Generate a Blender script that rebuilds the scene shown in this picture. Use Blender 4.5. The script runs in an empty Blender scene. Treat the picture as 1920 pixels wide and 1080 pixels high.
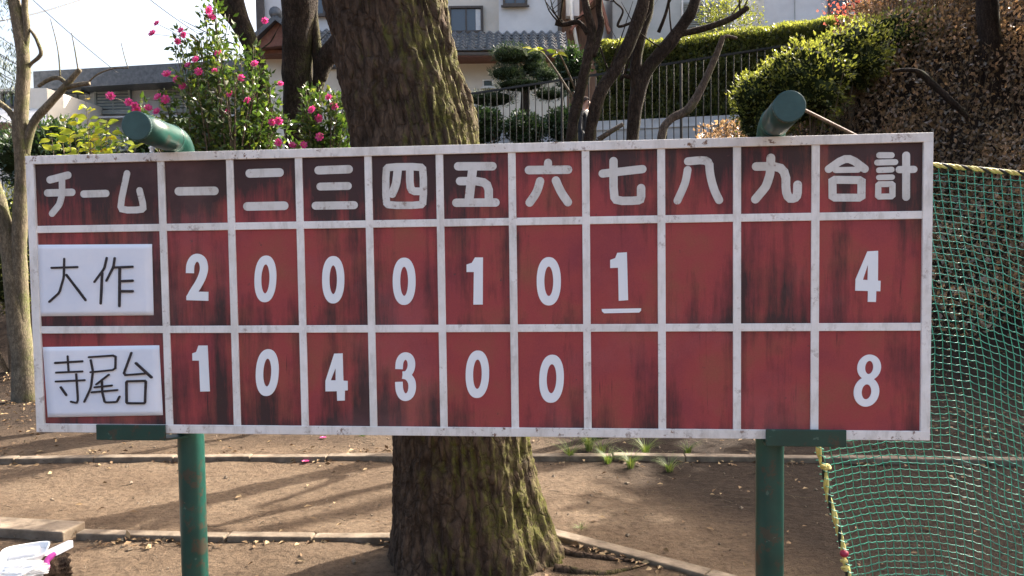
import bpy, bmesh, math, random
import numpy as np
from mathutils import Vector, Matrix, noise as mn
random.seed(7); rng = np.random.default_rng(7)
S = bpy.context.scene
COL = S.collection
# ------------------------------------------------------------------ camera, light, exposure
F_PX = 1478.0; EYE = Vector((0, 0, 1.5)); PITCH = 0.04679; ROLL = -0.01301
_fw = Vector((0, math.cos(PITCH), -math.sin(PITCH))); _r = Vector((1, 0, 0)); _u = _r.cross(_fw)
_r2 = _r*math.cos(ROLL)+_u*math.sin(ROLL); _u2 = -_r*math.sin(ROLL)+_u*math.cos(ROLL)
cd = bpy.data.cameras.new('camera'); cam = bpy.data.objects.new('camera', cd); COL.objects.link(cam)
cd.sensor_width = 36; cd.lens = 36*F_PX/1920; cd.clip_start = .05; cd.clip_end = 3000
M = Matrix((_r2, _u2, -_fw)).transposed().to_4x4(); M.translation = EYE
cam.matrix_world = M; S.camera = cam

SUN_AZ = math.radians(50)      # to the right of straight ahead (+Y), shadows fall left and towards us
SUN_EL = math.radians(37)
W = bpy.data.worlds.new('World'); S.world = W; W.use_nodes = True
nt = W.node_tree; nt.nodes.clear()
sky = nt.nodes.new('ShaderNodeTexSky'); sky.sky_type = 'NISHITA'; sky.sun_disc = False
sky.sun_elevation = SUN_EL; sky.sun_rotation = SUN_AZ; sky.air_density = 1.0; sky.dust_density = 10.0; sky.ozone_density = 1.0
bg = nt.nodes.new('ShaderNodeBackground'); bg.inputs[1].default_value = 0.15
wo = nt.nodes.new('ShaderNodeOutputWorld')
nt.links.new(sky.outputs[0], bg.inputs[0]); nt.links.new(bg.outputs[0], wo.inputs[0])
sl = bpy.data.lights.new('sun', 'SUN'); sl.energy = 4.2; sl.angle = math.radians(.5); sl.color = (1, .93, .82)
so = bpy.data.objects.new('sun', sl); COL.objects.link(so)
sdir = Vector((math.sin(SUN_AZ)*math.cos(SUN_EL), math.cos(SUN_AZ)*math.cos(SUN_EL), math.sin(SUN_EL)))
so.rotation_euler = sdir.to_track_quat('Z', 'Y').to_euler(); so.location = (20, 20, 30)
S.view_settings.view_transform = 'Standard'; S.view_settings.look = 'None'; S.view_settings.gamma = 1
S.view_settings.exposure = 2.0

# ------------------------------------------------------------------ pixel helpers (photo 1920x1080)
def ray(px, py):
    return (_fw + _r2*((px-960)/F_PX) + _u2*((540-py)/F_PX))
def P(px, py, Y):
    d = ray(px, py); return EYE + d*(Y/d.y)
def G(px, py, z=0.0):
    d = ray(px, py); return EYE + d*((z-EYE.z)/d.z)
def pw(n, Y): return n/F_PX*Y          # n pixels in metres at distance Y
BYAW = -.09565; BC = Vector((-.17228, 2.46442, 1.37556)); BW = 2.8347; BH = .91
BE = Vector((math.cos(BYAW), math.sin(BYAW), 0)); BN = Vector((math.sin(BYAW), -math.cos(BYAW), 0))  # BN towards viewer
def B(px, py, off=0.0):
    """pixel -> (u, v) on the board plane shifted by off towards the viewer"""
    d = ray(px, py); o = BC + BN*off
    t = (o-EYE).dot(BN)/d.dot(BN); p = EYE + d*t - o
    return (p.dot(BE), p.z)
def BP(u, v, off): return BC + BE*u + Vector((0, 0, v)) + BN*off
def ss(a, b, x):
    t = min(1, max(0, (x-a)/(b-a))); return t*t*(3-2*t)

# ------------------------------------------------------------------ materials
def new_mat(name):
    m = bpy.data.materials.new(name); m.use_nodes = True; n = m.node_tree.nodes; n.clear()
    out = n.new('ShaderNodeOutputMaterial'); b = n.new('ShaderNodeBsdfPrincipled')
    m.node_tree.links.new(b.outputs[0], out.inputs[0]); return m, n, m.node_tree.links, b, out
def ramp(n, stops):
    r = n.new('ShaderNodeValToRGB'); e = r.color_ramp.elements
    while len(e) < len(stops): e.new(.5)
    for i, (p, c) in enumerate(stops):
        e[i].position = p; e[i].color = (c[0], c[1], c[2], 1) if hasattr(c, '__len__') else (c, c, c, 1)
    return r
def coords(n, l, scale=(1, 1, 1), kind='Object', rot=(0, 0, 0)):
    t = n.new('ShaderNodeTexCoord'); mp = n.new('ShaderNodeMapping'); mp.inputs['Scale'].default_value = scale
    mp.inputs['Rotation'].default_value = rot
    if kind == 'World':
        g = n.new('ShaderNodeNewGeometry'); l.new(g.outputs['Position'], mp.inputs[0])
    else: l.new(t.outputs[kind], mp.inputs[0])
    return mp.outputs[0]
def ntex(n, l, vec, scale, detail=6, rough=.6, dist=0):
    t = n.new('ShaderNodeTexNoise'); t.inputs['Scale'].default_value = scale; t.inputs['Detail'].default_value = detail
    t.inputs['Roughness'].default_value = rough; t.inputs['Distortion'].default_value = dist
    l.new(vec, t.inputs['Vector']); return t.outputs[0]
def mixc(n, l, fac, a, b, mode='MIX'):
    m = n.new('ShaderNodeMix'); m.data_type = 'RGBA'; m.blend_type = mode
    for s, v in ((m.inputs[0], fac), (m.inputs[6], a), (m.inputs[7], b)):
        if isinstance(v, (int, float)): s.default_value = v
        elif isinstance(v, tuple): s.default_value = (*v, 1)
        else: l.new(v, s)
    return m.outputs[2]
def math_(n, l, op, a, b=None, clamp=False):
    m = n.new('ShaderNodeMath'); m.operation = op; m.use_clamp = clamp
    for s, v in ((m.inputs[0], a), (m.inputs[1], b)):
        if v is None: continue
        if isinstance(v, (int, float)): s.default_value = v
        else: l.new(v, s)
    return m.outputs[0]
def bump(n, l, b, h, strength=.4, dist=.01):
    x = n.new('ShaderNodeBump'); x.inputs['Strength'].default_value = strength; x.inputs['Distance'].default_value = dist
    l.new(h, x.inputs['Height']); l.new(x.outputs[0], b.inputs['Normal'])
def simple(name, c1, c2, scale=8, rough=.7, bstr=.2, bdist=.004, spec=.4, metal=0, kind='World', stretch=(1, 1, 1), lo=.35, hi=.65):
    m, n, l, b, o = new_mat(name)
    v = coords(n, l, stretch, kind); f = ntex(n, l, v, scale)
    r = ramp(n, [(lo, c1), (hi, c2)]); l.new(f, r.inputs[0]); l.new(r.outputs[0], b.inputs['Base Color'])
    b.inputs['Roughness'].default_value = rough; b.inputs['Metallic'].default_value = metal
    b.inputs['Specular IOR Level'].default_value = spec
    if bstr: bump(n, l, b, ntex(n, l, v, scale*5), bstr, bdist)
    return m
def leaf_mat(name, stops, rough=.45, trans=.35, spec=.5, tcol=None):
    m, n, l, b, o = new_mat(name)
    a = n.new('ShaderNodeAttribute'); a.attribute_name = 'var'
    r = ramp(n, stops); l.new(a.outputs['Fac'], r.inputs[0]); l.new(r.outputs[0], b.inputs['Base Color'])
    b.inputs['Roughness'].default_value = rough; b.inputs['Specular IOR Level'].default_value = spec
    t = n.new('ShaderNodeBsdfTranslucent')
    tc = mixc(n, l, 1.0, r.outputs[0], tcol or (1.6, 1.7, .8), 'MULTIPLY'); l.new(tc, t.inputs[0])
    mx = n.new('ShaderNodeMixShader'); mx.inputs[0].default_value = trans
    l.new(b.outputs[0], mx.inputs[1]); l.new(t.outputs[0], mx.inputs[2]); l.new(mx.outputs[0], o.inputs[0])
    return m

def make_board_red(name, header):
    m, n, l, b, o = new_mat(name)
    v = coords(n, l, (1, 1, 1), 'World')
    oi = n.new('ShaderNodeObjectInfo')
    base = ramp(n, [(.3, (.260, .046, .056)), (.5, (.330, .056, .056)), (.72, (.285, .084, .054))])
    l.new(ntex(n, l, v, 5, 5, .6), base.inputs[0])
    vs = coords(n, l, (1, 1, .10), 'World')
    st = ntex(n, l, vs, 34, 8, .78); st2 = ntex(n, l, vs, 9, 3, .55)
    blot = ntex(n, l, v, 3.1, 4, .6)
    tc = n.new('ShaderNodeTexCoord'); sx = n.new('ShaderNodeSeparateXYZ'); l.new(tc.outputs['Generated'], sx.inputs[0])
    gz = sx.outputs[2]
    # grime that ran down from the rail above (header) or gathered along the lower edge (score rows)
    if header: edge = ramp(n, [(.0, .0), (.35, .25), (.75, .75), (1, .95)])
    else: edge = ramp(n, [(.0, .85), (.12, .48), (.45, .16), (.9, .06), (1, .3)])
    l.new(gz, edge.inputs[0])
    s = math_(n, l, 'ADD', math_(n, l, 'MULTIPLY', st, .85), math_(n, l, 'MULTIPLY', st2, 1.15))
    s = math_(n, l, 'ADD', s, math_(n, l, 'MULTIPLY', blot, .95))
    s = math_(n, l, 'ADD', s, math_(n, l, 'MULTIPLY', edge.outputs[0], .30))
    s = math_(n, l, 'ADD', s, math_(n, l, 'MULTIPLY', oi.outputs['Random'], .06))
    # the end by the left post is the most weathered
    g = n.new('ShaderNodeNewGeometry'); sp = n.new('ShaderNodeSeparateXYZ'); l.new(g.outputs['Position'], sp.inputs[0])
    lw = ramp(n, [(0, .06), (.09, .1), (.16, .2), (.3, .18), (.46, .03), (1, 0)]); mr = n.new('ShaderNodeMapRange')
    mr.inputs[1].default_value = -1.6; mr.inputs[2].default_value = 1.3; l.new(sp.outputs[0], mr.inputs[0]); l.new(mr.outputs[0], lw.inputs[0])
    s = math_(n, l, 'ADD', s, lw.outputs[0])
    k = ramp(n, [(.0, 0), (1, 1)]); mr2 = n.new('ShaderNodeMapRange'); mr2.inputs[1].default_value = 1.44 if header else 1.60; mr2.inputs[2].default_value = 1.78 if header else 1.95
    l.new(s, mr2.inputs[0])
    fac = math_(n, l, 'MULTIPLY', mr2.outputs[0], .93)
    dark = mixc(n, l, ntex(n, l, v, 14), (.022, .016, .020), (.040, .030, .026))
    c = mixc(n, l, fac, base.outputs[0], dark)
    vd = coords(n, l, (1, 1, .045), 'World'); dr = ramp(n, [(.66, 0), (.73, 1)]); l.new(ntex(n, l, vd, 75, 3, .5), dr.inputs[0])
    dm = ramp(n, [(.45, 0), (.6, .8)]); l.new(ntex(n, l, v, 7, 4, .6), dm.inputs[0])
    c = mixc(n, l, math_(n, l, 'MULTIPLY', dr.outputs[0], dm.outputs[0]), c, (.035, .022, .022))
    ch = ramp(n, [(.70, 0), (.715, .8)]); l.new(ntex(n, l, v, 48, 4, .65), ch.inputs[0])
    c = mixc(n, l, ch.outputs[0], c, (.10, .045, .045))
    fa = ramp(n, [(.5, 0), (.75, .3)]); l.new(ntex(n, l, v, 2.3, 5, .6), fa.inputs[0]); c = mixc(n, l, fa.outputs[0], c, (.36, .17, .17))
    fine = ntex(n, l, v, 260, 3, .7)
    c = mixc(n, l, .35, c, mixc(n, l, fine, (.25, .25, .25), (1.5, 1.5, 1.5)), 'MULTIPLY')
    l.new(c, b.inputs['Base Color']); b.inputs['Roughness'].default_value = .62; b.inputs['Specular IOR Level'].default_value = .3
    bump(n, l, b, ntex(n, l, v, 90), .12, .002); return m
def make_white_paint(name, lo=(.80, .78, .76), rustiness=.5):
    m, n, l, b, o = new_mat(name)
    v = coords(n, l, (1, 1, 1), 'World')
    c = ramp(n, [(.3, (lo[0]*.82, lo[1]*.81, lo[2]*.78)), (.6, lo)]); l.new(ntex(n, l, v, 9, 6, .7), c.inputs[0])
    sp = ramp(n, [(.56, 0), (.66, 1)]); l.new(ntex(n, l, v, 38, 5, .75), sp.inputs[0])
    big = ramp(n, [(.44, 0), (.58, 1)]); l.new(ntex(n, l, v, 5.5, 3), big.inputs[0])
    f = math_(n, l, 'MULTIPLY', sp.outputs[0], big.outputs[0])
    f = math_(n, l, 'MULTIPLY', f, rustiness*2.0, True)
    col = mixc(n, l, f, c.outputs[0], (.17, .085, .05))
    vs = coords(n, l, (1, 1, .25), 'World'); gr = ramp(n, [(.50, 0), (.74, .6)]); l.new(ntex(n, l, vs, 24, 5, .7), gr.inputs[0])
    col = mixc(n, l, gr.outputs[0], col, (.36, .33, .29))
    dots = ramp(n, [(.77, 0), (.80, 1)]); l.new(ntex(n, l, v, 75, 2, .5), dots.inputs[0])
    col = mixc(n, l, math_(n, l, 'MULTIPLY', dots.outputs[0], rustiness, True), col, (.05, .03, .025))
    l.new(col, b.inputs['Base Color']); b.inputs['Roughness'].default_value = .6; b.inputs['Specular IOR Level'].default_value = .3
    bump(n, l, b, ntex(n, l, v, 60), .15, .002); return m
def make_bark(name, dark, mid, moss, mossiness, sc=1.0, lichen=True, bdist=.012):
    m, n, l, b, o = new_mat(name)
    v = coords(n, l, (1, 1, .38), 'World'); v1 = coords(n, l, (1, 1, 1), 'World')
    r = ramp(n, [(.32, dark), (.62, mid)]); l.new(ntex(n, l, v, 22*sc, 8, .7, .4), r.inputs[0])
    wn = n.new('ShaderNodeTexNoise'); wn.inputs['Scale'].default_value = 9*sc; wn.inputs['Detail'].default_value = 4; l.new(v1, wn.inputs['Vector'])
    va = n.new('ShaderNodeVectorMath'); va.operation = 'MULTIPLY_ADD'; va.inputs[1].default_value = (.09/sc,)*3; l.new(wn.outputs[1], va.inputs[0]); l.new(v, va.inputs[2])
    vo = n.new('ShaderNodeTexVoronoi'); vo.feature = 'DISTANCE_TO_EDGE'; vo.inputs['Scale'].default_value = 24*sc; l.new(va.outputs[0], vo.inputs['Vector'])
    cr = ramp(n, [(.0, 0), (.16, 1)]); l.new(vo.outputs[0], cr.inputs[0])
    tone = ramp(n, [(.3, (.6, .6, .6)), (.7, (1.5, 1.45, 1.4))]); l.new(ntex(n, l, v1, 5, 5, .7), tone.inputs[0])
    col = mixc(n, l, 1.0, r.outputs[0], tone.outputs[0], 'MULTIPLY')
    col = mixc(n, l, cr.outputs[0], mixc(n, l, .6, col, dark), col)
    if lichen:
        li = ramp(n, [(.66, 0), (.76, .55)]); l.new(ntex(n, l, v1, 11*sc, 6, .75), li.inputs[0])
        col = mixc(n, l, li.outputs[0], col, (.16, .16, .14))
    g = n.new('ShaderNodeNewGeometry'); sx = n.new('ShaderNodeSeparateXYZ'); l.new(g.outputs['Normal'], sx.inputs[0])
    side = math_(n, l, 'MULTIPLY', sx.outputs[0], .20)
    mm = math_(n, l, 'ADD', ntex(n, l, v1, 3.2, 6, .65), side)
    mr = ramp(n, [(.62-mossiness*.25, 0), (.80-mossiness*.2, 1)]); l.new(mm, mr.inputs[0])
    brk = ramp(n, [(.38, .15), (.6, 1)]); l.new(ntex(n, l, v1, 38, 5, .7), brk.inputs[0])
    col = mixc(n, l, math_(n, l, 'MULTIPLY', mr.outputs[0], brk.outputs[0]), col, moss)
    l.new(col, b.inputs['Base Color']); b.inputs['Roughness'].default_value = .92; b.inputs['Specular IOR Level'].default_value = .15
    h = math_(n, l, 'ADD', math_(n, l, 'ADD', ntex(n, l, v, 40*sc, 8, .75, .3), math_(n, l, 'MULTIPLY', ntex(n, l, v1, 140, 3), .3)), math_(n, l, 'MULTIPLY', cr.outputs[0], .7))
    bump(n, l, b, h, .8, bdist); return m
def make_ground():
    m, n, l, b, o = new_mat('dirt')
    v = coords(n, l, (1, 1, 1), 'World')
    r = ramp(n, [(.28, (.080, .053, .034)), (.5, (.135, .094, .062)), (.75, (.185, .135, .092))]); l.new(ntex(n, l, v, 1.3, 8, .65), r.inputs[0])
    r2 = ramp(n, [(.3, (.45, .42, .4)), (.5, (1, 1, 1)), (.7, (1.3, 1.28, 1.25))]); l.new(ntex(n, l, v, 24, 8, .75), r2.inputs[0])
    c = mixc(n, l, 1.0, r.outputs[0], r2.outputs[0], 'MULTIPLY')
    vo = n.new('ShaderNodeTexVoronoi'); vo.inputs['Scale'].default_value = 55; l.new(v, vo.inputs['Vector'])
    pe = ramp(n, [(.08, 1), (.16, 0)]); l.new(vo.outputs[0], pe.inputs[0])
    pm = ramp(n, [(.5, 0), (.62, 1)]); l.new(ntex(n, l, v, 3.5, 4), pm.inputs[0])
    c = mixc(n, l, math_(n, l, 'MULTIPLY', pe.outputs[0], math_(n, l, 'MULTIPLY', pm.outputs[0], .6)), c, (.36, .32, .27))
    dk = ramp(n, [(.62, 0), (.72, 1)]); l.new(ntex(n, l, v, 60, 4, .8), dk.inputs[0])
    c = mixc(n, l, math_(n, l, 'MULTIPLY', dk.outputs[0], .65), c, (.06, .04, .028))
    # leaf mould at the bank; soil also darkened rightwards to stand in for tree shade
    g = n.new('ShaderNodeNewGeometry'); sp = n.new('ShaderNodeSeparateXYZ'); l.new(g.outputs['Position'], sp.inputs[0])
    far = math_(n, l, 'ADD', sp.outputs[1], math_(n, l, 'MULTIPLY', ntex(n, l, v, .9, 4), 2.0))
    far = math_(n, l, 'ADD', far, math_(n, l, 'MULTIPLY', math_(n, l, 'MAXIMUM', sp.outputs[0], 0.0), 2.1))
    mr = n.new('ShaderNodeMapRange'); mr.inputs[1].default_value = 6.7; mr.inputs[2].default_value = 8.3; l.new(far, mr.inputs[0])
    mould_shade = ramp(n, [(.35, (.013, .009, .007)), (.65, (.046, .031, .022))]); l.new(ntex(n, l, v, 18, 6, .8), mould_shade.inputs[0])
    c = mixc(n, l, math_(n, l, 'MULTIPLY', mr.outputs[0], .95), c, mould_shade.outputs[0])
    l.new(c, b.inputs['Base Color']); b.inputs['Roughness'].default_value = .95; b.inputs['Specular IOR Level'].default_value = .15
    h = math_(n, l, 'ADD', ntex(n, l, v, 14, 8, .75), math_(n, l, 'MULTIPLY', pe.outputs[0], .3))
    bump(n, l, b, h, 1.0, .045); return m

MT = {}
MT['red_header'] = make_board_red('red_paint_header', True); MT['red'] = make_board_red('red_paint', False)
MT['white'] = make_white_paint('white_paint', rustiness=.26); MT['white_rusty'] = make_white_paint('white_paint_rusty', (.78, .75, .72), .8); MT['letter'] = make_white_paint('letter_paint', (.66, .65, .63), .35)
MT['number'] = simple('number_sheet', (.74, .78, .82), (.80, .83, .86), 5, .45, .05)
MT['paper'] = simple('paper', (.70, .74, .83), (.80, .82, .88), 6, .75, .1, .002)
MT['ink'] = simple('ink', (.012, .010, .012), (.035, .025, .03), 60, .5, 0)
def make_green():
    m, n, l, b, o = new_mat('green_enamel'); v = coords(n, l, (1, 1, 1), 'World')
    r = ramp(n, [(.3, (.005, .036, .029)), (.65, (.009, .062, .047))]); l.new(ntex(n, l, v, 7, 5), r.inputs[0])
    ru = ramp(n, [(.55, 0), (.60, 1)]); l.new(ntex(n, l, v, 13, 6, .7), ru.inputs[0])
    c = mixc(n, l, math_(n, l, 'MULTIPLY', ru.outputs[0], .55), r.outputs[0], (.075, .035, .022))
    ch = ramp(n, [(.68, 0), (.70, 1)]); l.new(ntex(n, l, v, 33, 3), ch.inputs[0])
    c = mixc(n, l, math_(n, l, 'MULTIPLY', ch.outputs[0], .5), c, (.10, .16, .13))
    l.new(c, b.inputs['Base Color']); b.inputs['Roughness'].default_value = .38
    bump(n, l, b, ntex(n, l, v, 70), .15, .002); return m
MT['green'] = make_green()
MT['cap'] = simple('green_cap', (.02, .055, .053), (.034, .082, .078), 20, .55, .15)
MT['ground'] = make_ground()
MT['kerb'] = simple('kerb_concrete', (.095, .070, .048), (.215, .168, .122), 9, .92, .6, .008)
MT['road'] = simple('asphalt', (.045, .045, .046), (.065, .064, .062), 20, .9, .4)
MT['bark'] = make_bark('old_bark', (.020, .013, .009), (.095, .066, .048), (.088, .086, .020), .42)
MT['bark_dark'] = make_bark('dark_bark', (.014, .010, .009), (.065, .048, .038), (.07, .07, .025), .12, 2)
MT['bark_pale'] = make_bark('pale_bark', (.075, .062, .045), (.20, .17, .125), (.10, .11, .04), .12, 2, bdist=.004)
MT['bark_grey'] = make_bark('grey_bark', (.05, .038, .032), (.15, .118, .095), (.10, .11, .04), .12, 2, bdist=.006)
MT['twig'] = simple('twig', (.06, .045, .03), (.16, .12, .08), 40, .85, 0)
MT['camellia'] = leaf_mat('camellia_leaf', [(0, (.024, .05, .014)), (.6, (.06, .10, .024)), (1, (.18, .20, .04))], .28, .35)
MT['yellow'] = leaf_mat('yellow_leaf', [(0, (.16, .24, .02)), (.5, (.34, .38, .025)), (.85, (.50, .44, .03)), (1, (.45, .26, .03))], .5, .5, .4, (1.1, 1.1, .6))
MT['azalea'] = leaf_mat('azalea_leaf', [(0, (.05, .06, .02)), (.55, (.14, .145, .04)), (1, (.30, .28, .085))], .42, .45)
MT['autumn'] = leaf_mat('autumn_leaf', [(0, (.10, .08, .055)), (.45, (.25, .19, .125)), (.75, (.36, .26, .19)), (1, (.50, .43, .35))], .26, .42, .9, (1.5, 1.2, .8))
MT['dark_leaf'] = leaf_mat('evergreen_leaf', [(0, (.014, .030, .012)), (.6, (.030, .058, .020)), (1, (.07, .11, .03))], .4, .25)
MT['pine'] = leaf_mat('pine_needle', [(0, (.016, .034, .018)), (.6, (.035, .06, .028)), (1, (.075, .10, .045))], .5, .15)
MT['maple'] = leaf_mat('maple_leaf', [(0, (.30, .08, .06)), (.6, (.42, .15, .12)), (1, (.34, .26, .08))], .5, .5, .4, (1.2, .8, .7))
MT['litter'] = leaf_mat('fallen_leaf', [(0, (.07, .04, .022)), (.5, (.17, .105, .055)), (1, (.34, .25, .14))], .7, .1, .2, (1, 1, 1))
MT['grass'] = leaf_mat('grass_blade', [(0, (.06, .10, .02)), (.6, (.14, .19, .05)), (1, (.38, .33, .16))], .6, .3)
MT['petal'] = leaf_mat('pink_petal', [(0, (.62, .05, .26)), (.6, (.80, .15, .42)), (1, (.88, .42, .60))], .5, .35, .3, (1.1, .8, .9))
MT['stamen'] = simple('stamen', (.55, .38, .05), (.7, .5, .1), 90, .7, 0)
MT['core'] = simple('dark_core_fill', (.010, .016, .006), (.026, .036, .013), 9, .95, .6, .03, .1)  # dark fill for the solid cores added inside leaf masses
MT['plaster'] = simple('cream_plaster', (.66, .61, .52), (.74, .69, .60), 2.5, .9, .2)
MT['plaster_white'] = simple('white_plaster', (.60, .60, .60), (.68, .68, .68), 2.5, .9, .2)
MT['plaster_grey'] = simple('grey_plaster', (.37, .39, .38), (.45, .46, .45), 2, .9, .2)
MT['tile'] = simple('roof_tile', (.055, .060, .065), (.12, .125, .13), 9, .4, .2, .004, .6)
MT['wood'] = simple('brown_wood', (.10, .055, .035), (.19, .11, .07), 14, .7, .3, .004, .3, 0, 'World', (1, 1, .15))
MT['red_wood'] = simple('eave_wood', (.17, .07, .05), (.24, .11, .075), 10, .7, .2)
MT['dark_metal'] = simple('dark_metal', (.018, .018, .019), (.035, .034, .033), 12, .42, .05, .002, .5, .4)
MT['frame'] = simple('window_frame', (.06, .045, .035), (.09, .07, .055), 12, .4, .0)
MT['shutter'] = simple('shutter', (.20, .22, .20), (.27, .28, .26), 10, .6, .1)
MT['curtain'] = simple('curtain', (.6, .6, .6), (.72, .72, .70), 10, .9, .0)
MT['concrete'] = simple('pale_concrete', (.44, .44, .43), (.60, .60, .58), 3.5, .9, .4, .006, .3, 0, 'World', (.35, 1, 1))
MT['pvc'] = simple('white_pvc', (.66, .66, .64), (.74, .74, .72), 10, .5, 0)
def glass():
    m, n, l, b, o = new_mat('window_glass'); b.inputs['Base Color'].default_value = (.05, .065, .085, 1)
    b.inputs['Roughness'].default_value = .06; b.inputs['Specular IOR Level'].default_value = .8; return m
MT['glass'] = glass()
MT['net'] = simple('green_net_cord', (.02, .24, .16), (.05, .36, .25), 60, .35, .1, .001, .6)
MT['rope_y'] = simple('yellow_rope', (.50, .40, .10), (.68, .58, .22), 60, .7, .3, .001)
MT['rope_k'] = simple('black_rope', (.012, .012, .012), (.03, .03, .028), 60, .7, .3, .001)
MT['red_bead'] = simple('red_bead', (.32, .02, .05), (.42, .03, .07), 20, .4, 0)
MT['foam'] = simple('white_tray', (.78, .78, .78), (.84, .84, .83), 8, .45, .05)
MT['pink'] = simple('pink_plastic', (.70, .06, .42), (.80, .12, .52), 8, .4, 0)
MT['stump'] = simple('stump_wood', (.028, .018, .012), (.11, .075, .05), 20, .9, .9, .012, .2, 0, 'World', (1, 1, .4))
MT['skin'] = simple('skin', (.50, .29, .21), (.56, .34, .25), 20, .55, 0)
MT['hair'] = simple('hair', (.035, .027, .023), (.075, .058, .05), 60, .95, .2, .002, .05)
MT['jacket'] = simple('dark_jacket', (.014, .016, .020), (.028, .030, .035), 20, .85, .3, .004)
MT['trousers'] = simple('grey_trousers', (.05, .048, .05), (.08, .077, .08), 20, .9, .2)
MT['wire'] = simple('cable', (.02, .02, .022), (.035, .035, .038), 10, .6, 0)
MT['pole_rust'] = simple('rusty_bar', (.09, .05, .035), (.16, .10, .075), 18, .7, .2)

# ------------------------------------------------------------------ object helpers
def link(o, parent=None):
    COL.objects.link(o)
    if parent is not None: o.parent = parent
    return o
def tag(o, label, cat, group=None):
    o['label'] = label; o['category'] = cat
    if group: o['group'] = group
    return o
def thing(name, label, cat, loc=(0, 0, 0), group=None, rot=None):
    o = bpy.data.objects.new(name, None); o.empty_display_size = .1; link(o); o.location = loc
    if rot: o.rotation_euler = rot
    return tag(o, label, cat, group)
def mesh(name, verts, faces, mat, parent=None, smooth=False, local=True):
    """verts are world coordinates; made relative to the parent's location when it has one"""
    me = bpy.data.meshes.new(name)
    if parent is not None and local:
        off = world_loc(parent); verts = [Vector(v)-off for v in verts]
    me.from_pydata([tuple(v) for v in verts], [], faces); me.update()
    if smooth: me.polygons.foreach_set('use_smooth', [True]*len(me.polygons))
    if mat: me.materials.append(mat if not isinstance(mat, str) else MT[mat])
    return link(bpy.data.objects.new(name, me), parent)
def world_loc(o):
    v = Vector((0, 0, 0))
    while o is not None: v += o.location; o = o.parent
    return v
class MB:
    def __init__(s): s.v = []; s.f = []
    def add(s, vs, fs):
        k = len(s.v); s.v += [Vector(x) for x in vs]; s.f += [tuple(i+k for i in f) for f in fs]; return s
    def box(s, c, h, ax=None):
        ax = ax or (Vector((1, 0, 0)), Vector((0, 1, 0)), Vector((0, 0, 1))); c = Vector(c)
        vs = [c+ax[0]*(h[0]*i)+ax[1]*(h[1]*j)+ax[2]*(h[2]*k) for k in (-1, 1) for j in (-1, 1) for i in (-1, 1)]
        return s.add(vs, [(0, 2, 3, 1), (4, 5, 7, 6), (0, 1, 5, 4), (2, 6, 7, 3), (0, 4, 6, 2), (1, 3, 7, 5)])
    def bar(s, a, b, w, h=None, up=Vector((0, 0, 1))):
        a = Vector(a); b = Vector(b); d = (b-a); L = d.length; d.normalize(); x = d.cross(up)
        if x.length < 1e-4: x = Vector((1, 0, 0))
        x.normalize(); y = x.cross(d); return s.box((a+b)/2, (L/2, w/2, (h or w)/2), (d, x, y))
    def tube(s, pts, rad, seg=8, caps=True, rough=0, rs=3.0):
        pts = [Vector(p) for p in pts]; n = len(pts); rad = rad if hasattr(rad, '__len__') else [rad]*n
        k0 = len(s.v); prev = None
        for i, p in enumerate(pts):
            t = (pts[min(i+1, n-1)]-pts[max(i-1, 0)]).normalized()
            if prev is None: x = t.orthogonal().normalized()
            else:
                x = prev - t*prev.dot(t); x = x.normalized() if x.length > 1e-5 else t.orthogonal().normalized()
            prev = x; y = t.cross(x)
            for j in range(seg):
                a = 2*math.pi*j/seg; d = x*math.cos(a)+y*math.sin(a); r = rad[i]
                if rough: r *= 1+rough*mn.noise((p+d*r)*rs)
                s.v.append(p+d*r)
        for i in range(n-1):
            for j in range(seg):
                a = k0+i*seg+j; b = k0+i*seg+(j+1) % seg; s.f.append((a, b, b+seg, a+seg))
        if caps:
            s.f.append(tuple(k0+j for j in range(seg))[::-1]); s.f.append(tuple(k0+(n-1)*seg+j for j in range(seg)))
        return s
    def build(s, name, mat, parent=None, smooth=False): return mesh(name, s.v, s.f, mat, parent, smooth)
def spline(pts, rad, sub=5):
    """Catmull-Rom through pts with radii"""
    pts = [Vector(p) for p in pts]; n = len(pts); o = []; r = []
    for i in range(n-1):
        p0, p1, p2, p3 = pts[max(i-1, 0)], pts[i], pts[i+1], pts[min(i+2, n-1)]
        for k in range(sub):
            t = k/sub
            o.append(.5*((2*p1)+(p2-p0)*t+(2*p0-5*p1+4*p2-p3)*t*t+(3*p1-p0-3*p2+p3)*t**3)); r.append(rad[i]*(1-t)+rad[i+1]*t)
    o.append(pts[-1]); r.append(rad[-1]); return o, r
def bevel(o, w=.004, seg=2):
    m = o.modifiers.new('bevel', 'BEVEL'); m.width = w; m.segments = seg; m.limit_method = 'ANGLE'; return o
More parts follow.
